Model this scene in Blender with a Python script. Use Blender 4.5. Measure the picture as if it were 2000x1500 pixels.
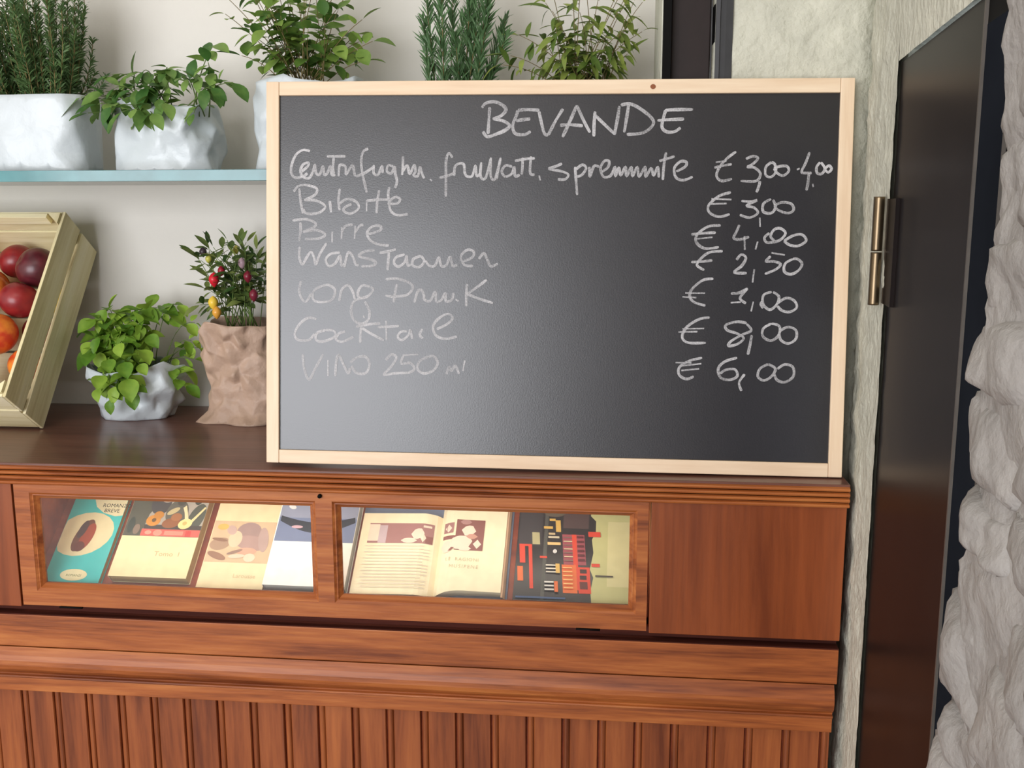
import bpy, bmesh, math, random
from mathutils import Vector, Matrix, noise, Euler
R = math.radians
PI = math.pi
for o in list(bpy.data.objects):
    bpy.data.objects.remove(o)
SC = bpy.context.scene
COL = SC.collection

# ------------------------------------------------------------------ camera
def cam_matrix(yaw, pitch, roll, loc):
    cy, sy, cp, sp = math.cos(yaw), math.sin(yaw), math.cos(pitch), math.sin(pitch)
    fwd = Vector((sy*cp, cy*cp, -sp)); right = Vector((cy, -sy, 0)); up = right.cross(fwd)
    cr, sr = math.cos(roll), math.sin(roll)
    r2 = cr*right + sr*up; u2 = -sr*right + cr*up
    m = Matrix((r2, u2, -fwd)).transposed().to_4x4()
    m.translation = loc
    return m
cd = bpy.data.cameras.new('camera'); co = bpy.data.objects.new('camera', cd); COL.objects.link(co)
co.matrix_world = cam_matrix(R(-6.18329), R(9.81598), R(-0.0998), Vector((0.95522, -1.48648, 1.5)))
cd.sensor_width = 36; cd.lens = 1950/2000*36; cd.clip_start = 0.02
SC.camera = co

# ------------------------------------------------------------------ light
w = bpy.data.worlds.new('overcast sky'); SC.world = w; w.use_nodes = True
bg = w.node_tree.nodes['Background']; bg.inputs[0].default_value = (0.80, 0.90, 1.0, 1); bg.inputs[1].default_value = 1.1
def area(name, loc, rot, sx, sy, power, col):
    l = bpy.data.lights.new(name, 'AREA'); l.shape = 'RECTANGLE'; l.size = sx; l.size_y = sy
    l.energy = power; l.color = col
    o = bpy.data.objects.new(name, l); COL.objects.link(o); o.location = loc; o.rotation_euler = rot
    return o
# daylight entering through the shopfront behind the viewer, plus an unseen overhead fill added for brightness
area('shopfront_daylight', (-1.05, -3.92, 1.45), (R(90), 0, 0), 2.9, 2.0, 125, (0.97, 0.97, 1.0))
area('added_ceiling_fill', (0.5, -1.7, 2.95), (0, 0, 0), 1.6, 0.9, 8, (1.0, 0.93, 0.82))
area('added_case_fill', (.49, .024, 1.052), (R(28), 0, 0), .94, .014, .75, (1.0, .90, .74))  # unseen light added inside the case to brighten the books
SC.view_settings.view_transform = 'Standard'; SC.view_settings.look = 'None'
SC.view_settings.gamma = 1; SC.view_settings.use_curve_mapping = False
SC.view_settings.exposure = 0.22

# ------------------------------------------------------------------ materials
def lin(c):
    return tuple(((x/255)/12.92 if x/255 <= .04045 else ((x/255+.055)/1.055)**2.4) for x in c) + (1,)
def newmat(name, rough=.6, spec=.5, metal=0):
    m = bpy.data.materials.new(name); m.use_nodes = True
    b = m.node_tree.nodes['Principled BSDF']
    b.inputs['Roughness'].default_value = rough
    b.inputs['Specular IOR Level'].default_value = spec
    b.inputs['Metallic'].default_value = metal
    return m, m.node_tree, b
def plain(name, c, rough=.6, spec=.5, metal=0, var=.12, scale=40, bump=0, bscale=None):
    m, nt, b = newmat(name, rough, spec, metal)
    tc = nt.nodes.new('ShaderNodeTexCoord'); n = nt.nodes.new('ShaderNodeTexNoise')
    n.inputs['Scale'].default_value = scale; n.inputs['Detail'].default_value = 4
    nt.links.new(tc.outputs['Object'], n.inputs['Vector'])
    r = nt.nodes.new('ShaderNodeValToRGB'); c = lin(c)
    r.color_ramp.elements[0].position = .3; r.color_ramp.elements[1].position = .7
    r.color_ramp.elements[0].color = tuple(x*(1-var) for x in c[:3]) + (1,)
    r.color_ramp.elements[1].color = tuple(min(1, x*(1+var)) for x in c[:3]) + (1,)
    nt.links.new(n.outputs['Fac'], r.inputs[0]); nt.links.new(r.outputs[0], b.inputs['Base Color'])
    if bump:
        n2 = nt.nodes.new('ShaderNodeTexNoise'); n2.inputs['Scale'].default_value = bscale or scale*3; n2.inputs['Detail'].default_value = 5
        nt.links.new(tc.outputs['Object'], n2.inputs['Vector'])
        bp = nt.nodes.new('ShaderNodeBump'); bp.inputs['Distance'].default_value = .01; bp.inputs['Strength'].default_value = bump
        nt.links.new(n2.outputs['Fac'], bp.inputs['Height']); nt.links.new(bp.outputs[0], b.inputs['Normal'])
    return m
def wood(name, dark, mid, light, axis='x', scale=1.0, rough=.35, spec=.5, knots=0, bump=.15, coat=0):
    m, nt, b = newmat(name, rough, spec)
    N, L = nt.nodes, nt.links
    tc = N.new('ShaderNodeTexCoord'); mp = N.new('ShaderNodeMapping')
    oi = N.new('ShaderNodeObjectInfo'); ad = N.new('ShaderNodeVectorMath'); ad.operation = 'ADD'
    mu = N.new('ShaderNodeVectorMath'); mu.operation = 'SCALE'; mu.inputs['Scale'].default_value = 7.3
    cb = N.new('ShaderNodeCombineXYZ')
    for i in range(3): L.new(oi.outputs['Random'], cb.inputs[i])
    L.new(cb.outputs[0], mu.inputs[0])
    L.new(tc.outputs['Object'], ad.inputs[0]); L.new(mu.outputs[0], ad.inputs[1])
    s = {'x': (1.5, 22, 22), 'z': (22, 22, 1.5), 'y': (22, 1.5, 22)}[axis]
    mp.inputs['Scale'].default_value = tuple(q*scale for q in s)
    L.new(ad.outputs[0], mp.inputs[0])
    n = N.new('ShaderNodeTexNoise'); n.inputs['Scale'].default_value = 1.6; n.inputs['Detail'].default_value = 7; n.inputs['Roughness'].default_value = .6
    n.inputs['Distortion'].default_value = .5
    L.new(mp.outputs[0], n.inputs['Vector'])
    n2 = N.new('ShaderNodeTexNoise'); n2.inputs['Scale'].default_value = 9; n2.inputs['Detail'].default_value = 3
    L.new(mp.outputs[0], n2.inputs['Vector'])
    mx = N.new('ShaderNodeMath'); mx.operation = 'MULTIPLY_ADD'; mx.inputs[1].default_value = .28
    L.new(n2.outputs['Fac'], mx.inputs[0]); 
    sb = N.new('ShaderNodeMath'); sb.operation = 'SUBTRACT'; sb.inputs[1].default_value = .14
    L.new(n.outputs['Fac'], sb.inputs[0]); L.new(sb.outputs[0], mx.inputs[2])
    r = N.new('ShaderNodeValToRGB'); e = r.color_ramp.elements
    e[0].position = .3; e[0].color = lin(dark); e[1].position = .72; e[1].color = lin(light)
    k = e.new(.5); k.color = lin(mid)
    L.new(mx.outputs[0], r.inputs[0]); last = r.outputs[0]
    if knots:
        mp2 = N.new('ShaderNodeMapping'); mp2.inputs['Scale'].default_value = (3.2, .5, 11) if axis == 'x' else (9, .5, 3)
        L.new(ad.outputs[0], mp2.inputs[0])
        v = N.new('ShaderNodeTexVoronoi'); v.inputs['Scale'].default_value = 1.0; L.new(mp2.outputs[0], v.inputs['Vector'])
        r2 = N.new('ShaderNodeValToRGB'); r2.color_ramp.elements[0].position = .05; r2.color_ramp.elements[1].position = .16
        r2.color_ramp.elements[0].color = (.25, .22, .25, 1); r2.color_ramp.elements[1].color = (1, 1, 1, 1)
        L.new(v.outputs['Distance'], r2.inputs[0])
        mm = N.new('ShaderNodeMixRGB'); mm.blend_type = 'MULTIPLY'; mm.inputs[0].default_value = knots
        L.new(last, mm.inputs[1]); L.new(r2.outputs[0], mm.inputs[2]); last = mm.outputs[0]
    L.new(last, b.inputs['Base Color'])
    bp = N.new('ShaderNodeBump'); bp.inputs['Distance'].default_value = .002; bp.inputs['Strength'].default_value = bump
    L.new(n2.outputs['Fac'], bp.inputs['Height']); L.new(bp.outputs[0], b.inputs['Normal'])
    if coat:
        b.inputs['Coat Weight'].default_value = coat; b.inputs['Coat Roughness'].default_value = .15
    return m
def leafmat(name, c1, c2, rough=.5):
    m, nt, b = newmat(name, rough, .4)
    N, L = nt.nodes, nt.links
    oi = N.new('ShaderNodeObjectInfo'); tc = N.new('ShaderNodeTexCoord'); n = N.new('ShaderNodeTexNoise')
    n.inputs['Scale'].default_value = 55; L.new(tc.outputs['Object'], n.inputs['Vector'])
    a = N.new('ShaderNodeMath'); a.operation = 'MULTIPLY_ADD'; a.inputs[1].default_value = .6
    L.new(n.outputs['Fac'], a.inputs[0]); 
    h = N.new('ShaderNodeMath'); h.operation = 'MULTIPLY_ADD'; h.inputs[1].default_value = .8; h.inputs[2].default_value = -.25
    L.new(oi.outputs['Random'], h.inputs[0]); L.new(h.outputs[0], a.inputs[2])
    r = N.new('ShaderNodeValToRGB'); r.color_ramp.elements[0].color = lin(c1); r.color_ramp.elements[1].color = lin(c2)
    r.color_ramp.elements[0].position = .1; r.color_ramp.elements[1].position = .8
    L.new(a.outputs[0], r.inputs[0]); L.new(r.outputs[0], b.inputs['Base Color'])
    tr = N.new('ShaderNodeBsdfTranslucent'); L.new(r.outputs[0], tr.inputs[0])
    ms = N.new('ShaderNodeMixShader'); ms.inputs[0].default_value = .25
    L.new(b.outputs[0], ms.inputs[1]); L.new(tr.outputs[0], ms.inputs[2])
    L.new(ms.outputs[0], N['Material Output'].inputs[0])
    return m

M = {}
M['wood_x'] = wood('varnished_wood_horizontal', (110, 52, 22), (158, 86, 40), (186, 114, 58), 'x', 1, .48, .4, knots=.75, coat=.06)
M['wood_z'] = wood('varnished_wood_vertical', (118, 58, 26), (168, 92, 44), (196, 118, 58), 'z', 1, .45, .4, coat=.06)
M['wood_slat'] = wood('varnished_beadboard_wood', (98, 46, 22), (140, 74, 38), (168, 96, 50), 'z', .7, .45, .4, coat=.06)
M['wood_panel'] = wood('varnished_panel_wood', (108, 50, 22), (136, 68, 32), (152, 80, 40), 'z', .45, .35, .4, coat=.2)
M['wood_top'] = wood('dark_varnished_countertop', (88, 52, 42), (106, 66, 54), (120, 78, 64), 'x', .7, .34, .5, coat=.2)
M['wood_inner'] = wood('display_case_inner_wood', (120, 50, 28), (150, 66, 36), (176, 84, 46), 'x', .7, .5)
M['wood_shade'] = wood('shade_toned_recess_wood', (56, 26, 20), (72, 34, 26), (88, 42, 32), 'x', .7, .7, .1)  # dark tone puts the shade of the recess into the wood colour
M['pine'] = wood('pale_pine', (222, 192, 160), (232, 206, 176), (240, 218, 190), 'x', 1.0, .5, .35, bump=.05)
M['pine_z'] = wood('pale_pine_vertical', (222, 192, 160), (232, 206, 176), (240, 218, 190), 'z', 1.0, .5, .35, bump=.05)
M['crate'] = wood('rough_poplar_crate_wood', (212, 196, 148), (232, 220, 178), (242, 232, 200), 'z', .8, .8, .15, bump=.3)
M['crate_x'] = wood('rough_poplar_crate_wood_across', (212, 196, 148), (232, 220, 178), (242, 232, 200), 'x', .8, .8, .15, bump=.3)
M['plaster'] = plain('white_niche_plaster', (226, 222, 214), .9, .1, var=.02, scale=5, bump=.08, bscale=60)
M['rough_plaster'] = plain('rough_whitewashed_plaster', (204, 203, 188), .85, .15, var=.10, scale=22, bump=.55, bscale=70)
M['stone'] = plain('white_painted_stone', (150, 146, 142), .7, .3, var=.14, scale=16, bump=.5, bscale=55)
M['floor'] = plain('grey_cafe_floor', (120, 105, 92), .5, .4, var=.1, scale=6)
M['ceiling'] = plain('white_ceiling', (225, 222, 215), .9, .1, var=.02)
M['door'] = plain('dark_bronze_steel', (30, 24, 23), .32, .06, var=.18, scale=7)
M['door_blue'] = plain('blue_black_steel', (32, 35, 41), .8, .0, var=.15, scale=9)
M['edge'] = plain('worn_steel_edge', (96, 90, 84), .5, .3, metal=.3)
M['hinge'] = plain('burnished_bronze', (112, 96, 74), .28, .5, metal=.85)
M['post'] = plain('dark_brown_metal', (40, 31, 30), .5, .25, var=.1)
M['post_grey'] = plain('dark_grey_metal', (62, 62, 64), .5, .25, var=.1)
M['black'] = plain('black_gap', (12, 11, 11), .7, .1)
M['slate'] = plain('matt_blackboard', (24, 22, 28), .3, .8, var=.08, scale=14, bump=.03, bscale=400)
M['soil'] = plain('potting_soil', (50, 36, 26), .95, .1, var=.4, scale=120, bump=.6)
M['stem_green'] = plain('green_stem', (96, 118, 58), .6, .3)
M['stem_wood'] = plain('woody_stem', (122, 108, 70), .7, .2)
M['page'] = plain('cream_page_block', (216, 204, 170), .8, .2, var=.05)
M['kraft'] = plain('brown_kraft_paper', (178, 150, 130), .5, .4, var=.08, scale=25, bump=.35, bscale=45)
M['paper'] = plain('white_glossy_paper', (206, 214, 218), .32, .5, var=.02, scale=20, bump=.2, bscale=35)
def chalk():
    m, nt, b = newmat('white_chalk', .95, .05); N, L = nt.nodes, nt.links
    b.inputs['Base Color'].default_value = lin((214, 212, 214))
    tc = N.new('ShaderNodeTexCoord'); n = N.new('ShaderNodeTexNoise'); n.inputs['Scale'].default_value = 420; n.inputs['Detail'].default_value = 3
    n2 = N.new('ShaderNodeTexNoise'); n2.inputs['Scale'].default_value = 26; n2.inputs['Detail'].default_value = 2
    L.new(tc.outputs['Object'], n.inputs['Vector']); L.new(tc.outputs['Object'], n2.inputs['Vector'])
    a = N.new('ShaderNodeMath'); a.operation = 'MULTIPLY_ADD'; a.inputs[1].default_value = 1.0; L.new(n2.outputs['Fac'], a.inputs[0]); L.new(n.outputs['Fac'], a.inputs[2])
    mr = N.new('ShaderNodeMapRange'); mr.inputs[1].default_value = .72; mr.inputs[2].default_value = 1.25; mr.inputs[3].default_value = .28; mr.inputs[4].default_value = .80
    L.new(a.outputs[0], mr.inputs[0])
    t = N.new('ShaderNodeBsdfTransparent'); ms = N.new('ShaderNodeMixShader')
    L.new(mr.outputs[0], ms.inputs[0]); L.new(t.outputs[0], ms.inputs[1]); L.new(b.outputs[0], ms.inputs[2])
    L.new(ms.outputs[0], N['Material Output'].inputs[0]); return m
M['chalk'] = chalk()
def glass(name, tint, fres=1.45, rough=.02, dust=0.0):
    m, nt, b = newmat(name); N, L = nt.nodes, nt.links
    t = N.new('ShaderNodeBsdfTransparent'); t.inputs[0].default_value = tint
    g = N.new('ShaderNodeBsdfGlossy'); g.inputs['Roughness'].default_value = rough
    f = N.new('ShaderNodeFresnel'); f.inputs[0].default_value = fres
    ms = N.new('ShaderNodeMixShader'); L.new(f.outputs[0], ms.inputs[0]); L.new(t.outputs[0], ms.inputs[1]); L.new(g.outputs[0], ms.inputs[2])
    last = ms.outputs[0]
    if dust:
        d = N.new('ShaderNodeBsdfDiffuse'); d.inputs[0].default_value = (.8, .8, .8, 1)
        m2 = N.new('ShaderNodeMixShader'); m2.inputs[0].default_value = dust
        L.new(last, m2.inputs[1]); L.new(d.outputs[0], m2.inputs[2]); last = m2.outputs[0]
    L.new(last, N['Material Output'].inputs[0]); return m
M['pane'] = glass('display_case_glass', (.98, .985, .98, 1), 1.45, .03, .02)
M['shelf_glass'] = glass('clear_shelf_glass', (.86, .95, .93, 1), 1.5, .02)
M['shelf_edge'] = plain('polished_green_glass_edge', (84, 134, 138), .15, .5, var=.3, scale=9)
_pc = {}
def flat(c, rough=.5):
    k = tuple(c) + (rough,)
    if k not in _pc: _pc[k] = plain('print_%d_%d_%d' % tuple(c), c, rough, .35, var=.05, scale=60)
    return _pc[k]

# ------------------------------------------------------------------ mesh helpers
def link(name, me, parent=None, loc=None):
    o = bpy.data.objects.new(name, me); COL.objects.link(o)
    if parent: o.parent = parent
    if loc is not None: o.location = loc
    return o
def tag(o, label=None, cat=None, group=None, kind=None):
    for k, v in (('label', label), ('category', cat), ('group', group), ('kind', kind)):
        if v: o[k] = v
    return o
def thing(name, loc, label=None, cat=None, group=None, kind=None, mat=None):
    o = bpy.data.objects.new(name, None); COL.objects.link(o)
    if mat is not None: o.matrix_world = mat
    else:
        o.location = loc; OFF[o.name] = Vector(loc)
    o.empty_display_size = .05
    return tag(o, label, cat, group, kind)
OFF = {}      # world offset of location-only roots and their parts
class MB:
    def __init__(s): s.v = []; s.f = []; s.mi = []; s.sm = []
    def add(s, vs, fs, mi=0, sm=False):
        b = len(s.v); s.v += [tuple(x) for x in vs]
        for f in fs: s.f.append([b+i for i in f]); s.mi.append(mi); s.sm.append(sm)
    def box(s, x0, x1, y0, y1, z0, z1, mi=0):
        s.add([(x0,y0,z0),(x1,y0,z0),(x1,y1,z0),(x0,y1,z0),(x0,y0,z1),(x1,y0,z1),(x1,y1,z1),(x0,y1,z1)],
              [(0,3,2,1),(4,5,6,7),(0,1,5,4),(1,2,6,5),(2,3,7,6),(3,0,4,7)], mi)
    def extr(s, prof, x0, x1, axis='x', mi=0, sm=False):
        # closed profile [(a,b)], extruded; axis x: (y,z); axis z: (x,y)
        n = len(prof)
        if axis == 'x': vs = [(x0,a,b) for a,b in prof] + [(x1,a,b) for a,b in prof]
        else: vs = [(a,b,x0) for a,b in prof] + [(a,b,x1) for a,b in prof]
        fs = [(i,(i+1)%n,n+(i+1)%n,n+i) for i in range(n)] + [tuple(range(n))[::-1], tuple(range(n,2*n))]
        s.add(vs, fs, mi, sm)
    def tube(s, pts, r, n=6, mi=0, taper=1.0, sm=True):
        pts = [Vector(p) for p in pts]; vs = []; m = len(pts)
        for i, p in enumerate(pts):
            t = (pts[min(i+1,m-1)] - pts[max(i-1,0)]).normalized()
            a = t.cross(Vector((0,0,1)) if abs(t.z) < .9 else Vector((1,0,0))).normalized(); b = t.cross(a)
            rr = r*(1+(taper-1)*i/(m-1))
            for k in range(n): vs.append(p + a*rr*math.cos(2*PI*k/n) + b*rr*math.sin(2*PI*k/n))
        fs = [(i*n+k, i*n+(k+1)%n, (i+1)*n+(k+1)%n, (i+1)*n+k) for i in range(m-1) for k in range(n)]
        fs += [tuple(range(n))[::-1], tuple(range((m-1)*n, m*n))]
        s.add(vs, fs, mi, sm)
    def mesh(s, name, mats, off=None):
        me = bpy.data.meshes.new(name); v = s.v
        if off is not None: v = [(a-off[0], b-off[1], c-off[2]) for a,b,c in v]
        me.from_pydata(v, [], s.f)
        for m in (mats if isinstance(mats, (list, tuple)) else [mats]): me.materials.append(m)
        me.polygons.foreach_set('material_index', s.mi); me.polygons.foreach_set('use_smooth', s.sm)
        bm = bmesh.new(); bm.from_mesh(me); bmesh.ops.recalc_face_normals(bm, faces=bm.faces); bm.to_mesh(me); bm.free()
        me.update(); return me
    def build(s, name, mats, parent=None, bevel=0):
        off = OFF.get(parent.name) if parent else None
        o = link(name, s.mesh(name, mats, off), parent)
        if off is not None: OFF[o.name] = off
        if bevel:
            b = o.modifiers.new('bevel', 'BEVEL'); b.width = bevel; b.segments = 2; b.limit_method = 'ANGLE'
        return o

# ------------------------------------------------------------------ the room
def nz(x, y, z, s=1.0, o=4):
    return noise.fractal(Vector((x*s, y*s, z*s)), 1.0, 2.0, o)
m = MB(); m.box(-3, 1.9, -4.1, .9, -.06, 0); tag(m.build('floor', M['floor']), kind='structure')
m = MB(); m.box(-3, 1.9, -4.1, .9, 3.0, 3.06); tag(m.build('ceiling', M['ceiling']), kind='structure')
m = MB(); m.box(-3.08, -3, -4.1, .9, 0, 3.0); tag(m.build('wall_left', M['plaster']), kind='structure')
m = MB()      # street front: solid parts round the shopfront opening
m.box(-3, -2.55, -4.1, -4.0, 0, 3.0); m.box(.42, 1.9, -4.1, -4.0, 0, 3.0)
m.box(-2.55, .42, -4.1, -4.0, 2.5, 3.0); m.box(-2.55, .42, -4.1, -4.0, 0, .4)
tag(m.build('wall_front', M['plaster']), kind='structure')
# niche back wall
def sheet(P, nu, nv, fn):
    vs = [fn(i/nu, j/nv) for j in range(nv+1) for i in range(nu+1)]
    fs = [(j*(nu+1)+i, j*(nu+1)+i+1, (j+1)*(nu+1)+i+1, (j+1)*(nu+1)+i) for j in range(nv) for i in range(nu)]
    P.add(vs, fs, 0, True)
m = MB(); m.box(-3, 1.03, .50, .60, 0, 3.0)
def f(u, v):
    x = -1.2+2.22*u; z = 1.0+1.4*v
    return (x, .4975+.0018*nz(x, 1, z, 7), z)
sheet(m, 90, 60, f)
tag(m.build('wall_back', M['plaster']), kind='structure')
# pier right of the niche: rough trowelled plaster
m = MB(); m.box(1.012, 1.45, .140, .60, 0, 3.0)
def f(u, v):
    x = 1.012+.318*u; z = .0+3.0*v
    e = max(0, (x-1.305)/.025)
    return (x, .1255+.0035*nz(x, 3, z, 14, 5)+.0015*abs(nz(x, 9, z, 50))+.012*e*e, z)
sheet(m, 64, 420, f)
tag(m.build('wall_corner', M['rough_plaster']), kind='structure')
# dark metal upright in front of the pier edge (frame of the shelving niche)
pr = thing('trim_1', (1.05, .12, 0), kind='structure')
m = MB(); m.box(1.0135, 1.0255, .104, .135, 1.105, 2.98); m.build('metal_edge', M['black'], pr)
m = MB(); m.box(1.026, 1.085, .1225, .138, 1.105, 2.98); m.build('metal_face', M['post'], pr, .0015)
m = MB(); m.box(1.0855, 1.0875, .119, .138, 1.105, 2.98); m.build('metal_bead', M['post_grey'], pr)
m = MB(); m.box(1.088, 1.0925, .127, .138, 1.105, 2.98); m.build('shadow_gap', M['black'], pr)
m = MB(); m.extr([(1.093, .1215), (1.099, .1195), (1.1, .1225), (1.108, .1225), (1.1185, .1235), (1.1185, .138), (1.093, .138)], 1.105, 2.98, 'z')
m.build('metal_rib', M['post_grey'], pr)

# right-hand side wall (turned 5 degrees): s runs from the corner towards the viewer
A0 = Vector((1.322, .12, 0)); DR = Vector((-math.sin(R(5.05)), -math.cos(R(5.05)), 0)); NN = Vector((-math.cos(R(5.05)), math.sin(R(5.05)), 0))
def SW(s, z, off=0): return A0 + DR*s + NN*off + Vector((0, 0, z))
def swbox(P, s0, s1, z0, z1, o0, o1, mi=0):
    c = [SW(s0,z0,o0), SW(s1,z0,o0), SW(s1,z0,o1), SW(s0,z0,o1), SW(s0,z1,o0), SW(s1,z1,o0), SW(s1,z1,o1), SW(s0,z1,o1)]
    P.add(c, [(0,3,2,1),(4,5,6,7),(0,1,5,4),(1,2,6,5),(2,3,7,6),(3,0,4,7)], mi)
wr = thing('wall_right', (1.25, -1.5, 0), kind='structure')
m = MB(); swbox(m, -.1, .247, 0, 3, -.12, -.012); swbox(m, .247, 1.02, 1.70, 3, -.12, -.012); swbox(m, .99, 4.15, 0, 3, -.12, -.006)
def f(u, v):
    s = -.004+.2555*u; z = 3.0*v; e = max(0, 1-u*9)
    flat_ = 1-min(1, max(0, (u-.8)/.2))*.7
    return SW(s, z, flat_*(.004*nz(s*6, 4, z*9, 2, 5)+.0022*abs(nz(s*5, 7, z*5, 9)))-.010*e*e)
sheet(m, 40, 500, f)
def f(u, v):
    s = .2515+.78*u; z = 1.686+1.3*v
    return SW(s, z, .004*nz(s, 4, z, 14, 5)*min(1, v*8+.2))
sheet(m, 70, 110, f)
m.build('plaster', M['rough_plaster'], wr)
m = MB()       # mortar bed the stones sit in, uneven on the door side
def f(u, v):
    z = 3.0*v
    s0 = .845+.030*nz(1, 2, z, 8, 3)+.016*nz(5, 2, z, 26, 3)
    s = s0+(4.1-s0)*u**2.2
    o = .020+.011*nz(s, 2, z, 10, 5)-.012*(1-min(1, u*60)) if u > 0 else -.012
    return SW(s, z, o)
sheet(m, 110, 420, f)
m.build('mortar', M['stone'], wr)
random.seed(11)
zb = [.80, .90, .985, 1.045, 1.10, 1.185, 1.245, 1.295, 1.365, 1.422, 1.482, 1.552, 1.606, 1.69, 1.76, 1.85, 1.94, 2.04, 2.14]
edge = {1.045: .818, 1.10: .815, 1.185: .846, 1.245: .852, 1.295: .851, 1.365: .868, 1.422: .875, 1.482: .868, 1.552: .852, 1.606: .885, .985: .80, .9: .79}
def stone(s0, s1, z0, z1, d, seed):
    P = MB(); n = 12; cs, cz = (s0+s1)/2, (z0+z1)/2; hs, hz = (s1-s0)/2, (z1-z0)/2
    vs = []
    for j in range(n+1):
        for i in range(n+1):
            a = -1+2*i/n; b = -1+2*j/n
            # square to rounded-square, uneven outline
            r = max(abs(a), abs(b)); L_ = math.hypot(a, b) or 1
            k = r/L_; aa, bb = a*(.2+.8*(.72+.28*k)), b*(.2+.8*(.72+.28*k))
            wv = 1+.34*noise.noise(Vector((a*1.2+seed*3.1, b*1.2, seed)))*(r)
            s = cs+hs*aa*wv*1.12; z = cz+hz*bb*wv*1.12
            bulge = (1-r**5)**.9*(1+.35*a*math.sin(seed*7))
            o = .004+d*bulge*(1+.25*noise.noise(Vector((seed, a, b))))+.010*nz(s*22+seed, seed*2, z*11, 1.0, 4)*bulge
            if r > .99: o = -.004
            vs.append(SW(s, z, o))
    fs = [(j*(n+1)+i, j*(n+1)+i+1, (j+1)*(n+1)+i+1, (j+1)*(n+1)+i) for j in range(n) for i in range(n)]
    P.add(vs, fs, 0, True); P.build('stone', M['stone'], wr)
k = 0
for r_ in range(len(zb)-1):
    z0, z1 = zb[r_], zb[r_+1]
    s = edge.get(z0, .84) - (.050 if z0 > 1.29 else .040 if z0 > 1.1 else .034)
    while s < 1.32:
        wdt = random.uniform(.075, .17); k += 1
        stone(s, s+wdt, z0+random.uniform(-.018, .014)*(s > .9), z1+random.uniform(-.012, .012), random.uniform(.014, .024), k*1.37)
        s += wdt*random.uniform(.95, 1.02)

# steel door in the side wall
d1 = thing('door_1', tuple(SW(.45, 0)), kind='structure')
m = MB(); swbox(m, .2515, .6555, 0, 1.684, -.03, -.004); leaf = m.build('leaf', M['door'], d1)
m = MB(); swbox(m, .6545, .6582, 0, 1.684, -.03, -.0032); m.build('leaf_edge', M['edge'], d1)
m = MB(); swbox(m, .6583, .7368, 0, 1.66, -.04, -.0058); m.build('frame', M['door_blue'], d1)
m = MB(); swbox(m, .737, .7385, 0, 1.70, -.03, -.0050); m.build('frame_bead', M['edge'], d1)
m = MB(); swbox(m, .7387, .99, 0, 1.70, -.05, -.008); m.build('frame_return', M['black'], d1)
m = MB(); swbox(m, .6585, .738, 1.66, 1.70, -.04, -.006); m.build('frame_head', M['black'], d1)
m = MB()
for z0, z1 in ((1.376, 1.4455), (1.4475, 1.518)):
    m = MB(); c = SW(.232, 0, .010)
    m.tube([(c.x, c.y, z0), (c.x, c.y, z0+.002), (c.x, c.y, z1-.002), (c.x, c.y, z1)], .0072, 14)
    m.build('hinge_barrel', M['hinge'], leaf)
m = MB(); swbox(m, .236, .30, 1.379, 1.515, -.004, .0008); m.build('hinge_plate', M['door'], leaf)

# ------------------------------------------------------------------ the counter
XR = 1.2985; XL = -1.2; TOP = 1.0972
ct = thing('counter', (.05, .1, 0), 'varnished orange-brown wooden bar counter with glazed book display and beadboard front', 'counter')
m = MB(); m.extr([(XL, -.001), (1.3015, -.001), (1.3015, .117), (1.010, .117), (1.010, .493), (XL, .493)], 1.0675, TOP, 'z')
m.build('countertop', M['wood_top'], ct, .0015)
pf = [(.0, 1.0640), (.0, TOP-.0035)]
for i in range(4):          # four rounded flutes along the edge
    zt = TOP-.0035-i*.0083
    pf += [(-.001, zt), (-.0055, zt-.0016), (-.0068, zt-.0036), (-.0055, zt-.0058), (-.001, zt-.0074)]
pf += [(-.001, 1.0640)]
m = MB(); m.extr(pf, XL, 1.3005); m.build('fluted_moulding', M['wood_x'], ct)
m = MB(); m.box(XL, 1.2915, .022, .10, .10, .835); m.box(XL, 1.01, .10, .48, .10, .86); m.box(XL, 1.01, .28, .48, .86, 1.0665)
m.box(1.0085, 1.296, .014, .112, .8495, 1.0655); m.box(XL, -.032, .014, .30, .8495, 1.0655)
m.build('carcass', M['wood_inner'], ct)
m = MB(); m.box(1.0085, XR, 0, .0135, .8495, 1.0636); m.build('side_panel', M['wood_panel'], ct, .001)
m = MB(); m.box(XL, -.0325, 0, .0135, .8495, 1.0636); m.build('side_panel', M['wood_panel'], ct, .001)
# sloping display shelf behind the glass
c42, s42 = math.cos(R(42)), math.sin(R(42))
m = MB(); m.extr([(.0315, .8655), (.0352, .8718), (.0352+.245*c42, .8718+.245*s42), (.275, 1.034), (.275, .8625), (.0315, .8625)], -.0315, 1.008)
m.build('sloping_shelf', M['wood_inner'], ct)
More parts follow.
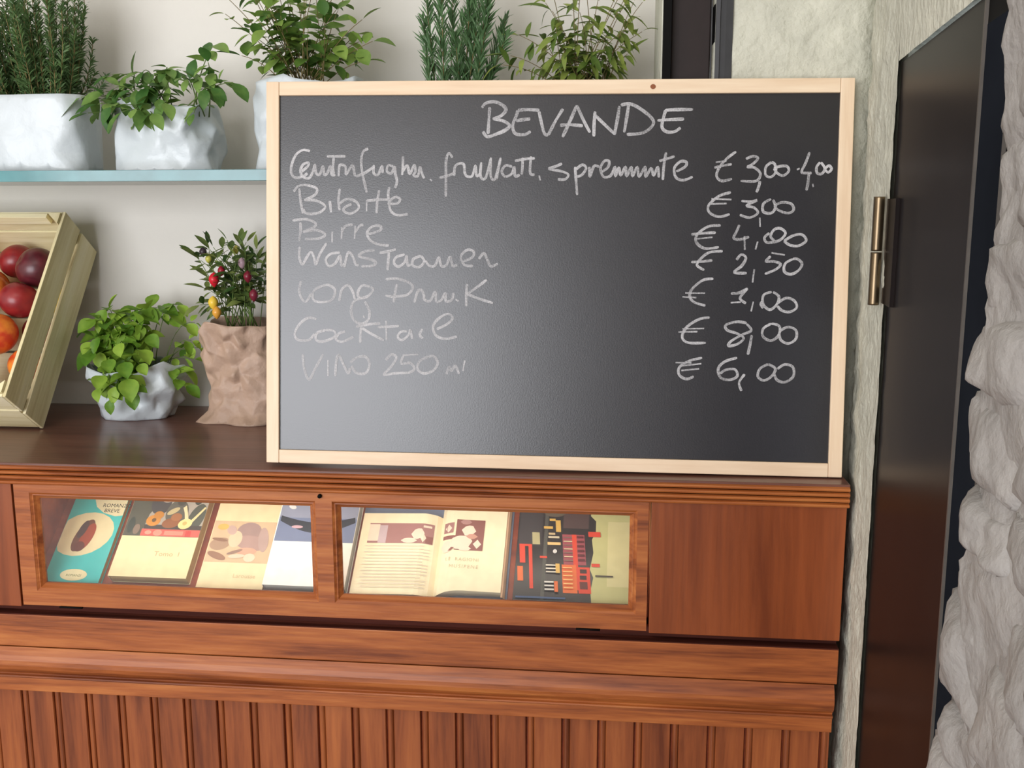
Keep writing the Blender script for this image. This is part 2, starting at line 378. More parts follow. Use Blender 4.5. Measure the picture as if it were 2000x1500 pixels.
# glazed flap: one door with two panes
dd = thing('display_door', (0, 0, 0)); COL.objects.unlink(dd); bpy.data.objects.remove(dd)
DX0, DX1, DZ0, DZ1 = -.0285, 1.0045, .853, 1.0632
OP = [(-.002, .4795, .8785, 1.0475), (.5065, .9875, .8785, 1.0475)]
m = MB()
m.box(DX0, DX1, 0, .013, DZ0, OP[0][2]); m.box(DX0, DX1, 0, .013, OP[0][3], DZ1)
m.box(DX0, OP[0][0], 0, .013, OP[0][2], OP[0][3]); m.box(OP[1][1], DX1, 0, .013, OP[0][2], OP[0][3])
m.box(OP[0][1], OP[1][0], 0, .013, OP[0][2], OP[0][3])
door = m.build('display_door', M['wood_x'], ct)
for (a, b, z0, z1) in OP:
    m = MB(); w_ = .0115
    rings = [(0, .0005), (.0035, .003), (.005, .0028), (.0075, .0065), (w_, .0105), (w_, .014), (0, .014)]
    vs = []
    for (q, y) in rings: vs += [(a+q, y, z0+q), (b-q, y, z0+q), (b-q, y, z1-q), (a+q, y, z1-q)]
    n = len(rings)
    m.add(vs, [(i*4+j, i*4+(j+1) % 4, ((i+1) % n)*4+(j+1) % 4, ((i+1) % n)*4+j) for i in range(n) for j in range(4)])
    m.build('glazing_moulding', M['wood_x'], door)
    m = MB(); m.box(a+.009, b-.009, .0105, .0128, z0+.009, z1-.009); m.build('glass_pane', M['pane'], door)
for x0, x1 in ((.8949, .9327), (.0365, .076)):
    m = MB(); m.box(x0, x1, -.0022, .012, .8515, .8532); m.tube([(x0, -.002, .8519), ((x0+x1)/2, -.002, .8519), (x1, -.002, .8519)], .0016, 8)
    m.build('hinge', M['black'], door)
m = MB(); m.tube([(.488, .001, 1.0567), (.488, -.002, 1.0567), (.488, -.0045, 1.0560)], .0032, 10); m.build('latch_knob', M['black'], door)
m = MB(); m.box(XL, XR, 0.0205, .03, .834, .852); m.build('shadow_recess', M['wood_shade'], ct)
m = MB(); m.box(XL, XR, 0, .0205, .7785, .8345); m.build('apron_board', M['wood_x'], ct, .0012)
m = MB(); m.box(XL, XR, .0008, .0205, .8346, .8362); m.build('ledge_shade', M['wood_shade'], ct)  # thin dark strip painting the shade on top of the apron board
oz = [(.0215, .7765), (.001, .7765), (-.0015, .772), (-.0055, .764), (-.008, .755), (-.0085, .747), (-.0072, .740), (-.0035, .7345), (.001, .7315), (.003, .7285), (.003, .7265), (-.001, .7255), (-.0022, .7235), (-.001, .7218), (.0215, .7218)]
m = MB(); m.extr(oz, XL, 1.2945, sm=False); m.build('ogee_moulding', M['wood_x'], ct)
m = MB(); m.box(XL, 1.2945, .001, .0215, .6972, .7215); m.build('lower_strip', M['wood_x'], ct, .001)
# beadboard slats, one object each
SPC = .05819
def slat_mesh(wd):
    P = MB(); g = .0028
    pf = [(g, .030), (g, .0175)]
    for k in range(7):
        a = PI-PI*k/6; pf.append((g+.0048+.0048*math.cos(a), .0175-.0042*math.sin(a)))
    pf += [(g+.0106, .0158), (g+.0116, .0150), (wd-.0012, .0150), (wd, .0170), (wd, .030)]
    P.extr(pf, .10, .6970, 'z'); return P.mesh('slat', M['wood_slat'])
sm_ = slat_mesh(SPC); sm_end = slat_mesh(1.2915-22*SPC)
o0 = OFF[ct.name]
for i in range(-20, 23):
    link('slat', sm_end if i == 22 else sm_, ct, (i*SPC-o0.x-0.0, -o0.y, -o0.z))
m = MB(); m.box(XL, 1.28, .010, .05, .0, .10); m.build('plinth', M['wood_x'], ct)

# ------------------------------------------------------------------ chalkboard
TEXT = [
 ('BEVANDE', [[(352,560),(351,539),(350,519)],[(340,559),(346,566),(360,568),(373,562),(377,555),(370,547),(357,542)],[(357,542),(373,539),(383,532),(377,525),(363,519),(349,515),(342,523)],[(396,555),(393,546),(388,532),(392,520),(406,518),(416,523)],[(396,555),(410,556),(429,555)],[(393,539),(406,541),(415,542)],[(428,554),(432,537),(437,520),(443,517)],[(443,517),(453,537),(465,557)],[(465,514),(475,536),(486,562)],[(486,562),(497,539),(507,521)],[(461,532),(476,533),(496,531)],[(513,515),(513,536),(514,553)],[(512,549),(528,534),(544,519)],[(544,517),(548,539),(551,561)],[(565,563),(562,541),(559,521)],[(553,562),(567,564),(585,555),(602,540),(600,529),(586,520),(563,518)],[(621,554),(618,543),(616,529),(623,522),(635,522),(644,528)],[(620,554),(636,555),(662,555)],[(609,539),(627,540),(649,541)]]),
 ('Centrifughe', [[(69,493),(58,495),(47,488),(40,473),(39,459),(46,452),(58,454),(65,459)],[(55,461),(65,469),(67,475),(59,473),(54,464),(57,454),(67,451),(73,459),(77,472),(79,459),(85,457),(90,470),(92,457),(97,459),(102,470),(104,457),(110,456)],[(96,485),(112,485),(126,485)],[(107,483),(106,469),(107,458)],[(115,454),(116,469),(119,472),(126,469),(127,457),(137,471),(141,454)],[(162,497),(154,492),(151,478),(153,459),(158,438),(160,429)],[(142,454),(156,459),(171,469)],[(171,472),(171,459),(178,457),(184,470),(185,459)],[(202,469),(194,471),(192,462),(199,459),(204,469),(205,459),(208,447),(205,436)],[(217,485),(217,469),(216,456)],[(217,462),(224,471),(228,458),(235,472),(237,462),(234,456),(241,455),(244,469),(247,459),(251,451)],[(260,450),(263,447)]]),
 ('frullati', [[(295,483),(289,490),(285,478),(285,455),(285,423)],[(275,452),(287,455),(298,459)],[(298,455),(299,469),(306,474),(313,472),(314,458)],[(314,462),(317,455),(326,455),(331,471),(333,455),(339,459)],[(340,476),(339,455),(347,452),(355,483)],[(355,483),(355,455),(362,451),(370,483)],[(370,483),(367,466),(364,450)],[(388,469),(378,471),(372,462),(378,454),(388,459),(391,469),(393,455),(400,457)],[(404,483),(404,469),(403,457)],[(392,478),(409,481),(423,482)],[(417,485),(416,460),(423,457)],[(430,456),(432,448)]]),
 ('spremute', [[(465,474),(456,470),(445,466),(465,462),(475,457),(470,450),(459,450)],[(485,469),(487,448),(489,426)],[(485,464),(496,472),(502,467),(496,457),(488,454)],[(507,469),(508,454),(514,470),(522,469)],[(524,460),(535,468),(537,477),(530,478),(524,467),(529,454),(540,456),(546,469),(547,455),(552,468),(555,456),(562,469),(564,455),(571,469),(573,455),(580,469),(583,454),(592,469),(593,454),(601,467),(605,456),(611,469),(613,453)],[(623,491),(620,469),(619,449)],[(613,478),(624,481),(636,485)],[(639,462),(652,469),(654,476),(645,477),(636,467),(639,453),(650,449),(664,454)]]),
 ('€ 3,00-4,00', [[(728,492),(714,481),(703,467),(700,455),(708,448),(723,451)],[(698,476),(714,478)],[(696,468),(710,471),(722,473)],[(743,481),(753,485),(761,482),(753,473),(746,469),(756,468),(765,459),(759,448),(736,448)],[(765,448),(763,439),(760,431)],[(781,476),(773,469),(773,457),(781,454),(788,462),(786,473),(781,476)],[(785,467),(794,470),(804,470),(807,463),(799,456),(790,460),(785,467)],[(819,465),(823,467)],[(837,491),(832,476),(826,462),(831,460),(841,460)],[(837,460),(836,446),(834,434)],[(843,444),(844,439)],[(853,476),(848,469),(849,460),(856,459),(860,467),(854,476)],[(860,466),(866,471),(870,466),(865,461),(860,466)]]),
 ('Bibite', [[(52,435),(54,416),(58,396)],[(43,430),(51,439),(65,440),(80,435),(77,425),(60,417)],[(60,417),(80,416),(94,407),(83,397),(64,396),(59,403)],[(101,416),(102,408),(103,398)],[(117,435),(115,416),(117,401)],[(116,411),(129,419),(144,414),(147,404),(134,396),(123,401),(127,407),(136,411)],[(160,414),(160,400)],[(180,433),(177,416),(176,397)],[(159,416),(180,418),(194,418)],[(193,412),(208,412),(213,419),(205,422),(196,414),(199,400),(210,394),(226,396)],[(196,438),(194,426),(196,414)]]),
 ('Birre', [[(54,382),(54,368),(52,353)],[(41,385),(63,387),(78,381),(75,374),(58,367)],[(58,367),(80,370),(94,363),(83,357),(61,356)],[(105,368),(105,351)],[(121,375),(120,357)],[(120,367),(127,377),(138,379)],[(142,377),(141,357)],[(142,367),(149,377),(155,379)],[(162,364),(181,370),(182,377),(169,376),(161,366),(167,354),(181,348),(196,347)]]),
 ('Wanstaower', [[(53,344),(52,329),(57,316),(64,327),(71,336),(76,327),(79,316),(85,332),(96,350)],[(118,335),(103,333),(95,324),(100,314),(110,318),(118,330),(120,315),(125,318)],[(125,312),(128,327),(132,336),(139,328),(143,317),(148,316)],[(173,339),(157,337),(148,330),(167,325),(175,320),(169,315),(152,314)],[(181,335),(196,338),(207,341)],[(196,336),(195,323),(194,308)],[(221,333),(208,329),(204,320),(211,314),(221,321),(224,331),(226,316),(231,318)],[(247,331),(235,326),(234,316),(245,314),(252,323),(247,331)],[(254,324),(260,316),(269,316),(275,329),(279,316),(287,317),(293,330),(297,316),(304,318)],[(311,322),(327,329),(330,338),(320,341),(310,331),(315,318),(329,316)],[(338,327),(346,336),(351,327),(357,316),(368,320)]]),
 ('Long', [[(55,290),(52,275),(57,261),(64,258),(72,271)],[(90,283),(76,275),(75,261),(87,257),(105,261),(110,276),(100,284),(90,283)],[(117,259),(121,277),(131,284),(139,273),(142,262)],[(166,282),(154,284),(147,274),(149,265),(161,266),(171,277),(167,282)],[(164,267),(149,263),(139,257),(136,242),(142,228),(154,224),(164,231),(165,245),(158,259)],[(156,237),(157,233)]]),
 ('Drink', [[(209,287),(206,272),(204,258)],[(191,294),(210,295),(230,288),(234,280),(225,270),(203,267),(191,269)],[(237,258),(242,275),(248,278),(252,270),(253,263),(262,261),(270,275),(272,260),(280,263),(286,273),(287,261),(296,263),(299,274)],[(302,264),(307,261)],[(320,288),(319,271),(319,253)],[(351,295),(334,282),(320,272)],[(320,273),(337,266),(361,259)]]),
 ('Cocktail', [[(80,230),(67,232),(53,222),(45,207),(50,197),(68,197),(77,207)],[(95,213),(81,208),(80,197),(92,195),(110,203),(108,212),(95,213)],[(127,211),(117,208),(112,199),(122,195),(140,203)],[(152,218),(151,206),(151,194)],[(183,225),(164,223),(144,219)],[(154,217),(169,208),(189,198)],[(192,229),(193,198)],[(179,219),(199,220),(213,221)],[(226,213),(216,212),(211,204),(218,199),(228,207),(231,215),(234,201)],[(250,217),(246,208),(251,202)],[(273,217),(289,225),(298,235),(289,241),(274,232),(267,220),(272,207),(287,202),(305,206)]]),
 ('Vino', [[(58,174),(60,153),(68,134),(78,151),(91,175)],[(99,166),(99,140)],[(111,140),(112,159),(116,174),(125,157),(132,145),(135,154)],[(135,162),(145,170),(159,172),(166,160),(160,146),(145,146),(137,157)]]),
 ('250 ml', [[(192,167),(201,176),(209,171),(200,156),(189,144),(204,146),(215,147)],[(219,175),(244,177)],[(220,174),(217,162),(231,163),(238,154),(229,148),(214,147)],[(260,174),(246,166),(243,154),(253,147),(268,152),(275,164),(269,174),(260,174)],[(289,146),(293,158),(297,152),(303,160),(309,147)],[(318,169),(315,152)]]),
 ('€ 3,00', [[(722,431),(704,425),(689,411),(691,400),(705,394),(721,398)],[(693,421),(723,420)],[(688,413),(716,414)],[(738,418),(753,417),(761,419),(746,411),(757,408),(763,400),(751,393),(736,397)],[(766,393),(767,379)],[(782,421),(771,414),(771,402),(783,400),(789,409),(785,420)],[(787,411),(798,416),(812,414),(816,405),(808,400),(794,404),(787,411)]]),
 ('€ 4,00', [[(708,381),(689,379),(673,367),(672,355),(685,346),(706,348)],[(664,367),(682,369),(701,370)],[(669,360),(696,363)],[(736,382),(732,372),(728,362),(738,360),(751,364)],[(744,365),(745,344)],[(764,357),(761,345)],[(781,370),(774,363),(777,356),(786,356),(798,360),(805,370),(797,377),(788,375),(783,365),(789,358)],[(803,358),(816,366),(829,368),(836,359),(825,351),(812,352),(803,358)]]),
 ('€ 2,50', [[(712,342),(692,340),(678,329),(674,320),(685,313)],[(665,325),(681,326),(697,328)],[(733,329),(740,337),(747,332),(741,320),(730,310),(749,309)],[(760,315),(758,295)],[(785,340),(805,337)],[(784,335),(777,327),(789,327),(799,323),(792,315),(776,308)],[(817,331),(806,324),(805,312),(815,308),(826,314),(831,324),(824,331),(817,331)]]),
 ('€ 7,00', [[(699,300),(684,298),(668,285),(664,273),(671,264),(688,259)],[(657,278),(687,278)],[(653,272),(674,271)],[(726,278),(738,279),(751,286)],[(751,286),(744,278),(740,270),(749,263)],[(726,264),(741,265)],[(760,266),(757,251)],[(787,281),(775,276),(775,262),(785,254),(795,262),(798,274),(789,281)],[(796,264),(809,272),(821,268),(825,258),(815,251),(803,253),(796,260)],[(774,267),(771,262),(775,256)]]),
 ('€ 8,00', [[(695,241),(679,238),(661,226),(654,211),(663,202),(690,202)],[(654,223),(687,224)],[(648,218),(677,219)],[(751,233),(737,235),(720,230),(722,222),(737,217),(747,210),(738,201),(725,198),(728,205),(744,215),(758,222),(751,232)],[(759,215),(757,201),(754,185)],[(788,233),(776,225),(776,213),(788,207),(799,215),(800,229),(788,233)],[(801,222),(813,228),(825,223),(825,210),(814,203),(803,208),(800,218)]]),
 ('€ 6,00', [[(685,179),(666,174),(651,164),(651,152),(662,146),(673,150)],[(645,171),(669,171)],[(654,166),(684,170)],[(654,159),(681,162)],[(738,180),(720,174),(710,163),(714,149),(728,146),(739,152),(735,162),(721,161),(713,155)],[(750,155),(742,142),(746,129)],[(785,171),(773,164),(770,152),(779,146),(790,152),(796,164),(785,171)],[(799,164),(810,171),(822,167),(823,153),(811,144),(799,147),(794,157)]]),
]
bx = Vector((.99979, .01967, -.006)).normalized(); bz = Vector((.00373, .11325, .99356)); bz = (bz-bx*bz.dot(bx)).normalized(); by = bz.cross(bx)
bm_ = Matrix((bx, by, bz)).transposed().to_4x4(); bm_.translation = Vector((.3966, .0156, 1.1045))
cb = thing('chalkboard', None, 'large blackboard in a pale pine frame with chalked BEVANDE price list, standing on the counter', 'chalkboard', mat=bm_)
m = MB(); m.box(.0185, .8815, .005, .012, .0185, .5815); m.build('writing_surface', M['slate'], cb)
FW = .0205
m = MB(); m.box(0, FW, 0, .017, 0, .600); m.build('frame_stile', M['pine_z'], cb, .0012)
m = MB(); m.box(.8995-FW, .8995, 0, .017, 0, .600); m.build('frame_stile', M['pine_z'], cb, .0012)
m = MB(); m.box(FW+.0003, .8992-FW, 0, .017, 0, .0212); m.build('frame_rail', M['pine'], cb, .0012)
m = MB(); m.box(FW+.0003, .8992-FW, 0, .017, .5785, .600); top = m.build('frame_rail', M['pine'], cb, .0012)
m = MB(); m.add([(.601+.0042*math.cos(a*PI/6), -.0003, .5885+.0038*math.sin(a*PI/6)) for a in range(12)], [tuple(range(12))]); m.add([(.601+.0025*math.cos(a*PI/6), -.0005, .5885+.0022*math.sin(a*PI/6)) for a in range(12)], [tuple(range(12))])
m.build('wood_knot', flat((140, 82, 50)), top)
def catmull(p, n=6):
    if len(p) < 3: return p if len(p) == 2 and p[0] != p[1] else p
    q = [p[0]] + list(p) + [p[-1]]; out = []
    for i in range(1, len(q)-2):
        a, b, c, d = q[i-1:i+3]
        for k in range(n):
            t = k/n
            out.append(tuple(.5*((2*b[j])+(-a[j]+c[j])*t+(2*a[j]-5*b[j]+4*c[j]-d[j])*t*t+(-a[j]+3*b[j]-3*c[j]+d[j])*t**3) for j in (0, 1)))
    out.append(p[-1]); return out
rc = random.Random(5)
for lbl, strokes in TEXT:
    P = MB()
    for si, st in enumerate(strokes):
        pts = catmull([(a/1000, b/1000) for a, b in st])
        n = len(pts); vs = []; y = .0046-.00012*(si % 3)
        big = lbl == 'BEVANDE'
        base = .0024 if big else .0020
        for i, (x, z) in enumerate(pts):
            a = pts[max(0, i-1)]; b = pts[min(n-1, i+1)]
            dx, dz = b[0]-a[0], b[1]-a[1]; L_ = math.hypot(dx, dz) or 1
            wd = base*(1+.25*noise.noise(Vector((x*60, z*60, si))))*(1.0 if 0 < i < n-1 else .6)
            vs += [(x-dz/L_*wd, y, z+dx/L_*wd), (x+dz/L_*wd, y, z-dx/L_*wd)]
        P.add(vs, [(2*i, 2*i+1, 2*i+3, 2*i+2) for i in range(n-1)])
    o = P.build('chalk_writing', M['chalk'], cb); o['label'] = 'chalked words ' + lbl

# ------------------------------------------------------------------ books in the display
bookrot = Euler((R(42), 0, 0)).to_matrix().to_4x4()
def bookroot(name, x, label, v0=0.0, group='books behind the counter glass', t0=0.0):
    mt = bookrot.copy(); mt.translation = Vector((.955+(x-.955)*1.012, .036+v0*c42-t0*s42, .8731+v0*s42+t0*c42))
    return thing(name, None, label, 'book', group, mat=mt)
def ell(cx, cy, rx, ry, rot=0, n=20):
    c, s = math.cos(R(rot)), math.sin(R(rot))
    return [(cx+rx*math.cos(2*PI*k/n)*c-ry*math.sin(2*PI*k/n)*s, cy+rx*math.cos(2*PI*k/n)*s+ry*math.sin(2*PI*k/n)*c) for k in range(n)]
def rect(x0, x1, y0, y1): return [(x0, y0), (x1, y0), (x1, y1), (x0, y1)]
def prints(name, root, items, z, label=None, zf=None):
    P = MB(); mats = []; 
    for i, (c, poly) in enumerate(items):
        mt = flat(c)
        if mt not in mats: mats.append(mt)
        zz = z+.00006*(i+1)
        P.add([(x, y, zz+(zf(x) if zf else 0)) for x, y in poly], [tuple(range(len(poly)))], mats.index(mt))
    o = P.build(name, mats, root)
    if label: o['label'] = label
    return o
def textmesh(name, root, txt, x, y, z, size, color, align='LEFT', label=None, spacing=1.0, sx=1.0, zf=None):
    cu = bpy.data.curves.new('t', 'FONT'); cu.body = txt; cu.size = size; cu.align_x = align; cu.space_character = spacing
    cu.resolution_u = 2
    to = bpy.data.objects.new('t', cu); COL.objects.link(to)
    dg = bpy.context.evaluated_depsgraph_get(); dg.update()
    me = bpy.data.meshes.new_from_object(to.evaluated_get(dg)); bpy.data.objects.remove(to)
    me.transform(Matrix.Translation((x, y, z)) @ Matrix.Diagonal((sx, 1, 1, 1))); 
    for v_ in me.vertices:
        if zf: v_.co.z = zf(v_.co.x)+.0008
    me.materials.clear(); me.materials.append(flat(color))
    o = link(name, me, root)
    if label: o['label'] = label
    return o
def paperback(root, W_, H_, T_, cover, pages=(214, 200, 164)):
    m = MB(); m.box(.001, W_-.0015, .0012, H_-.0015, .0009, T_-.0009)
    m.build('page_block', flat(pages, .8), root)
    m = MB(); m.box(0, W_, 0, H_, 0, .0008); m.box(0, W_, 0, H_, T_-.0008, T_); m.box(-.0004, .0004, 0, H_, 0, T_)
    return m.build('cover', flat(cover, .35), root, .0003)
CR = (232, 214, 166); TQ = (72, 184, 180)
b = bookroot('book', .0015, 'turquoise and cream paperback with a reddish oval picture, leftmost in the glass case')
paperback(b, .0985, .205, .012, TQ, (176, 142, 84))
prints('cover_picture', b, [((226, 208, 164), [(max(0, x_), y_) for x_, y_ in ell(.040, .095, .053, .043, 14)]), ((228, 212, 170), [(.030, .205), (.032, .175), (.045, .150), (.062, .138), (.085, .132), (.0982, .134), (.0982, .205)]),
    (TQ, [(.0, .150), (.012, .142), (.022, .139), (.033, .146), (.036, .16), (.030, .205), (0, .205)]),
    ((112, 64, 44), ell(.040, .092, .014, .033, -14)), ((160, 68, 40), ell(.048, .090, .011, .027, -10)), ((80, 56, 52), ell(.036, .104, .007, .018, -12)), ((104, 50, 36), ell(.040, .070, .010, .010, 0)),
    ((230, 214, 168), ell(.050, .016, .024, .011, 0))], .012, 'oval cover picture')
textmesh('title_lettering', b, 'ROMANZO\n  BREVE', .0555, .150, .0124, .0105, (44, 40, 36), label='black title lettering')
textmesh('publisher_lettering', b, 'ROMANZI', .037, .013, .0126, .006, (92, 96, 50))
b = bookroot('book', .1165, 'cream paperback with a picture of guitar players above a red band, lettered Tomo', .012)
paperback(b, .137, .205, .022, CR, (186, 154, 100))
prints('cover_picture', b, [((168, 158, 146), rect(.0, .137, .0775, .205)),
    ((86, 84, 72), [(.0, .0775), (.032, .0775), (.036, .12), (.05, .15), (.06, .185), (.02, .19), (.0, .15)]), ((74, 70, 70), ell(.052, .142, .018, .022)), ((96, 92, 82), ell(.085, .125, .020, .026)),
    ((82, 84, 74), ell(.122, .115, .014, .030, -12)), ((66, 66, 58), ell(.118, .148, .006, .006)), ((74, 70, 62), ell(.088, .148, .008, .009)), ((180, 160, 146), ell(.07, .158, .02, .01, 30)),
    ((190, 172, 128), ell(.078, .128, .012, .005, 35)), ((70, 62, 58), rect(.034, .137, .091, .100)), ((198, 132, 54), ell(.047, .108, .013, .011)), ((186, 124, 50), ell(.054, .119, .009, .008)), ((104, 76, 46), ell(.048, .109, .004, .004)),
    ((140, 86, 52), ell(.080, .104, .016, .010, 10)), ((156, 100, 62), ell(.087, .116, .010, .008)), ((228, 206, 142), ell(.106, .103, .0125, .010, 20)), ((196, 170, 104), ell(.105, .104, .004, .004)), ((222, 204, 150), [(.113, .108), (.133, .138), (.136, .136), (.118, .106)]),
    ((224, 204, 160), [(.094, .135), (.099, .14), (.105, .125), (.110, .112), (.103, .112), (.099, .125)]), ((60, 66, 60), ell(.010, .098, .006, .016)), ((130, 110, 96), ell(.022, .090, .006, .010)),
    ((206, 94, 84), rect(.032, .137, .0775, .091)), ((228, 142, 124), ell(.062, .084, .008, .006)), ((226, 134, 116), rect(.074, .108, .080, .088)), ((190, 66, 62), rect(.112, .122, .078, .089)), ((230, 150, 130), ell(.045, .084, .006, .004))], .022, 'picture of guitar players over a red band')
textmesh('title_lettering', b, 'Tomo  I', .068, .040, .0224, .0125, (196, 164, 122), label='faint brown Tomo lettering', sx=1.1)
b = bookroot('book', .2680, 'cream paperback with a faded pinkish brown engraving, third from the left')
paperback(b, .1145, .1665, .012, (232, 212, 168), (190, 160, 110))
prints('cover_picture', b, [((206, 176, 142), rect(.001, .1135, .050, .130)), ((168, 136, 112), ell(.02, .085, .018, .012, 10)), ((160, 132, 126), ell(.066, .110, .022, .018)), ((172, 140, 132), ell(.075, .088, .030, .014, -10)), ((222, 190, 160), ell(.045, .095, .012, .016)),
    ((140, 104, 84), ell(.018, .093, .014, .003, -8)), ((214, 158, 134), ell(.070, .072, .018, .007)), ((150, 110, 88), ell(.020, .062, .018, .006, -20)), ((228, 204, 178), ell(.078, .060, .010, .008)), ((190, 160, 150), ell(.035, .112, .008, .010, 40)), ((176, 148, 140), ell(.095, .095, .009, .024, 10)), ((212, 172, 92), ell(.018, .118, .010, .006)),
    ((150, 118, 104), ell(.05, .070, .014, .003, 20)), ((222, 196, 172), ell(.055, .062, .014, .004, 5))], .012, 'faded pinkish brown engraving')
textmesh('title_lettering', b, 'Larousse', .058, .022, .0124, .011, (206, 182, 140))
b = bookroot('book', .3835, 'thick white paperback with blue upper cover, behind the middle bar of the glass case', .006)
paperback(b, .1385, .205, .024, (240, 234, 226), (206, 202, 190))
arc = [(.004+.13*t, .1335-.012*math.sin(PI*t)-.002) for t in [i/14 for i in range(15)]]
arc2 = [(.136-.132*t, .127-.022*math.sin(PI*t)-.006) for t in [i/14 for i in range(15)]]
prints('cover_picture', b, [((112, 122, 152), rect(.0012, .138, .082, .205)), ((142, 146, 166), rect(.0012, .138, .128, .205)), ((44, 48, 58), arc+arc2), ((196, 160, 168), ell(.036, .110, .010, .003)), ((220, 218, 214), ell(.020, .149, .007, .004, -20))], .024, 'blue picture with pane reflections painted on, a dark arc and paler top')  # dark arc and paler upper blue are glass reflections put into the print
# open book; blue-grey pane reflection is painted into its cover colour
b = bookroot('open_book', .524, 'open book with reddish brown pictures on cream pages and a cover painted with the blue-grey pane reflection')
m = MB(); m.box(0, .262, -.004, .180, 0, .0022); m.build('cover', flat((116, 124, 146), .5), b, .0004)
G = .1405     # gutter
def hL(x):
    t = (G-x)/(G-.004); return .006+.0165*min(1, (t*5))**.6*(1-.42*t)
def hR(x):
    t = (x-G)/.112; return .006+.0165*min(1, (t*5))**.6*(1-.30*t)
def pageblock(xs, h, y0, y1, name, yb=None):
    P = MB(); n = len(xs); yb = yb or (lambda x: y0)
    vs = [(x, yb(x), h(x)) for x in xs] + [(x, y1, h(x)) for x in xs] + [(x, yb(x), .0023) for x in xs] + [(x, y1, .0023) for x in xs]
    fs = [(i, i+1, n+i+1, n+i) for i in range(n-1)] + [(2*n+i, 2*n+i+1, i+1, i) for i in range(n-1)] + [(n+i, n+i+1, 3*n+i+1, 3*n+i) for i in range(n-1)]
    fs += [(0, n, 3*n, 2*n), (n-1, 2*n-1, 4*n-1, 3*n-1), ]
    P.add(vs, fs, 0, False); return P.build(name, flat((236, 220, 186), .75), b)
xl = [.004+(G-.004)*i/18 for i in range(19)]; xr = [G+.112*i/16 for i in range(17)]
pageblock(xl, hL, 0, .152, 'left_pages')
pageblock(xr, hR, 0, .172, 'right_pages', lambda x: .001+.010*math.sin(min(1, (x-G)/.05)*PI/2))
m = MB(); m.extr([(.2526, .0024), (.2526, .015), (.2555, .0145), (.2585, .0085), (.2585, .0024)], .004, .170, 'z')
me = m.mesh('under_pages', flat((206, 168, 136), .8)); me.transform(Matrix(((1,0,0,0),(0,0,1,0),(0,1,0,0),(0,0,0,1)))); link('under_pages', me, b)
def strip(name, items, h, z, label):
    P = MB(); mats = []
    for k_, (c, poly) in enumerate(items):
        mt = flat(c)
        if mt not in mats: mats.append(mt)
        xs_ = [p[0] for p in poly]; x0, x1 = min(xs_), max(xs_); n = max(1, int((x1-x0)/.005)); zz = z+.00007*k_
        # slice polygon (convex) into columns that follow the curved page
        def span(x):
            ys = []
            for i in range(len(poly)):
                (ax, ay), (bx_, by_) = poly[i], poly[(i+1) % len(poly)]
                if ax == bx_:
                    if abs(x-ax) < 1e-9: ys += [ay, by_]
                elif min(ax, bx_)-1e-9 <= x <= max(ax, bx_)+1e-9: ys.append(ay+(by_-ay)*(x-ax)/(bx_-ax))
            return (min(ys), max(ys)) if ys else (0, 0)
        cols = [(x0+(x1-x0)*i/n) for i in range(n+1)]; vs = []
        for x in cols:
            a_, b_ = span(x); vs += [(x, a_, h(x)+zz), (x, b_, h(x)+zz)]
        P.add(vs, [(2*i, 2*i+2, 2*i+3, 2*i+1) for i in range(n)], mats.index(mt))
    o = P.build(name, mats, b); o['label'] = label
MV, MV2, PK = (158, 112, 108), (134, 84, 78), (226, 204, 184)
its = [(MV, rect(.018, .130, .094, .132)), (PK, rect(.018, .036, .098, .130)), ((188, 166, 170), rect(.036, .050, .094, .128)), (PK, ell(.058, .101, .005, .008, 0, 10)), (PK, ell(.104, .112, .012, .010, 30, 12)), (PK, ell(.090, .099, .014, .005, 0, 12)), (PK, rect(.112, .126, .124, .128)), (MV2, rect(.118, .130, .095, .108)), (PK, ell(.114, .104, .005, .009, 0, 10)), (MV, ell(.103, .117, .004, .003, 0, 8))]
strip('page_picture', its, hL, .0007, 'wide mauve brown picture on the left page')
its = [((210, 196, 176), rect(.016+.004*(i % 2), .128-.010*((i*7) % 5 == 0), .088-i*.0058, .0893-i*.0058)) for i in range(14)]
strip('page_text', its, hL, .0007, 'lines of small faint print')
its = [(MV2, rect(.168, .216, .084, .142)), (MV, rect(.147, .164, .116, .136)), (PK, ell(.155, .125, .006, .008, 0, 10)), (MV2, rect(.147, .170, .104, .111)), (PK, ell(.190, .121, .013, .010, 20, 12)), (PK, ell(.178, .098, .020, .013, 10, 12)), (PK, ell(.155, .090, .010, .012, 0, 10)), (PK, ell(.206, .096, .007, .009, 0, 10)), ((190, 140, 124), ell(.196, .110, .010, .005, 0, 10)), ((170, 126, 122), ell(.184, .137, .010, .005, 0, 10)), (PK, ell(.185, .087, .012, .005, 0, 10)), (MV2, ell(.163, .085, .006, .003, 30, 8))]
strip('page_picture', its, hR, .0007, 'reddish brown picture on the right page')
textmesh('page_lettering', b, 'LE  RAGIONI', .212, .064, .0192, .0088, (196, 182, 152), 'RIGHT', 'faint letter-spaced heading', 1.15, zf=hR)
textmesh('page_lettering', b, 'MUSIPENE', .212, .051, .0192, .0088, (196, 182, 152), 'RIGHT', spacing=1.3, zf=hR)
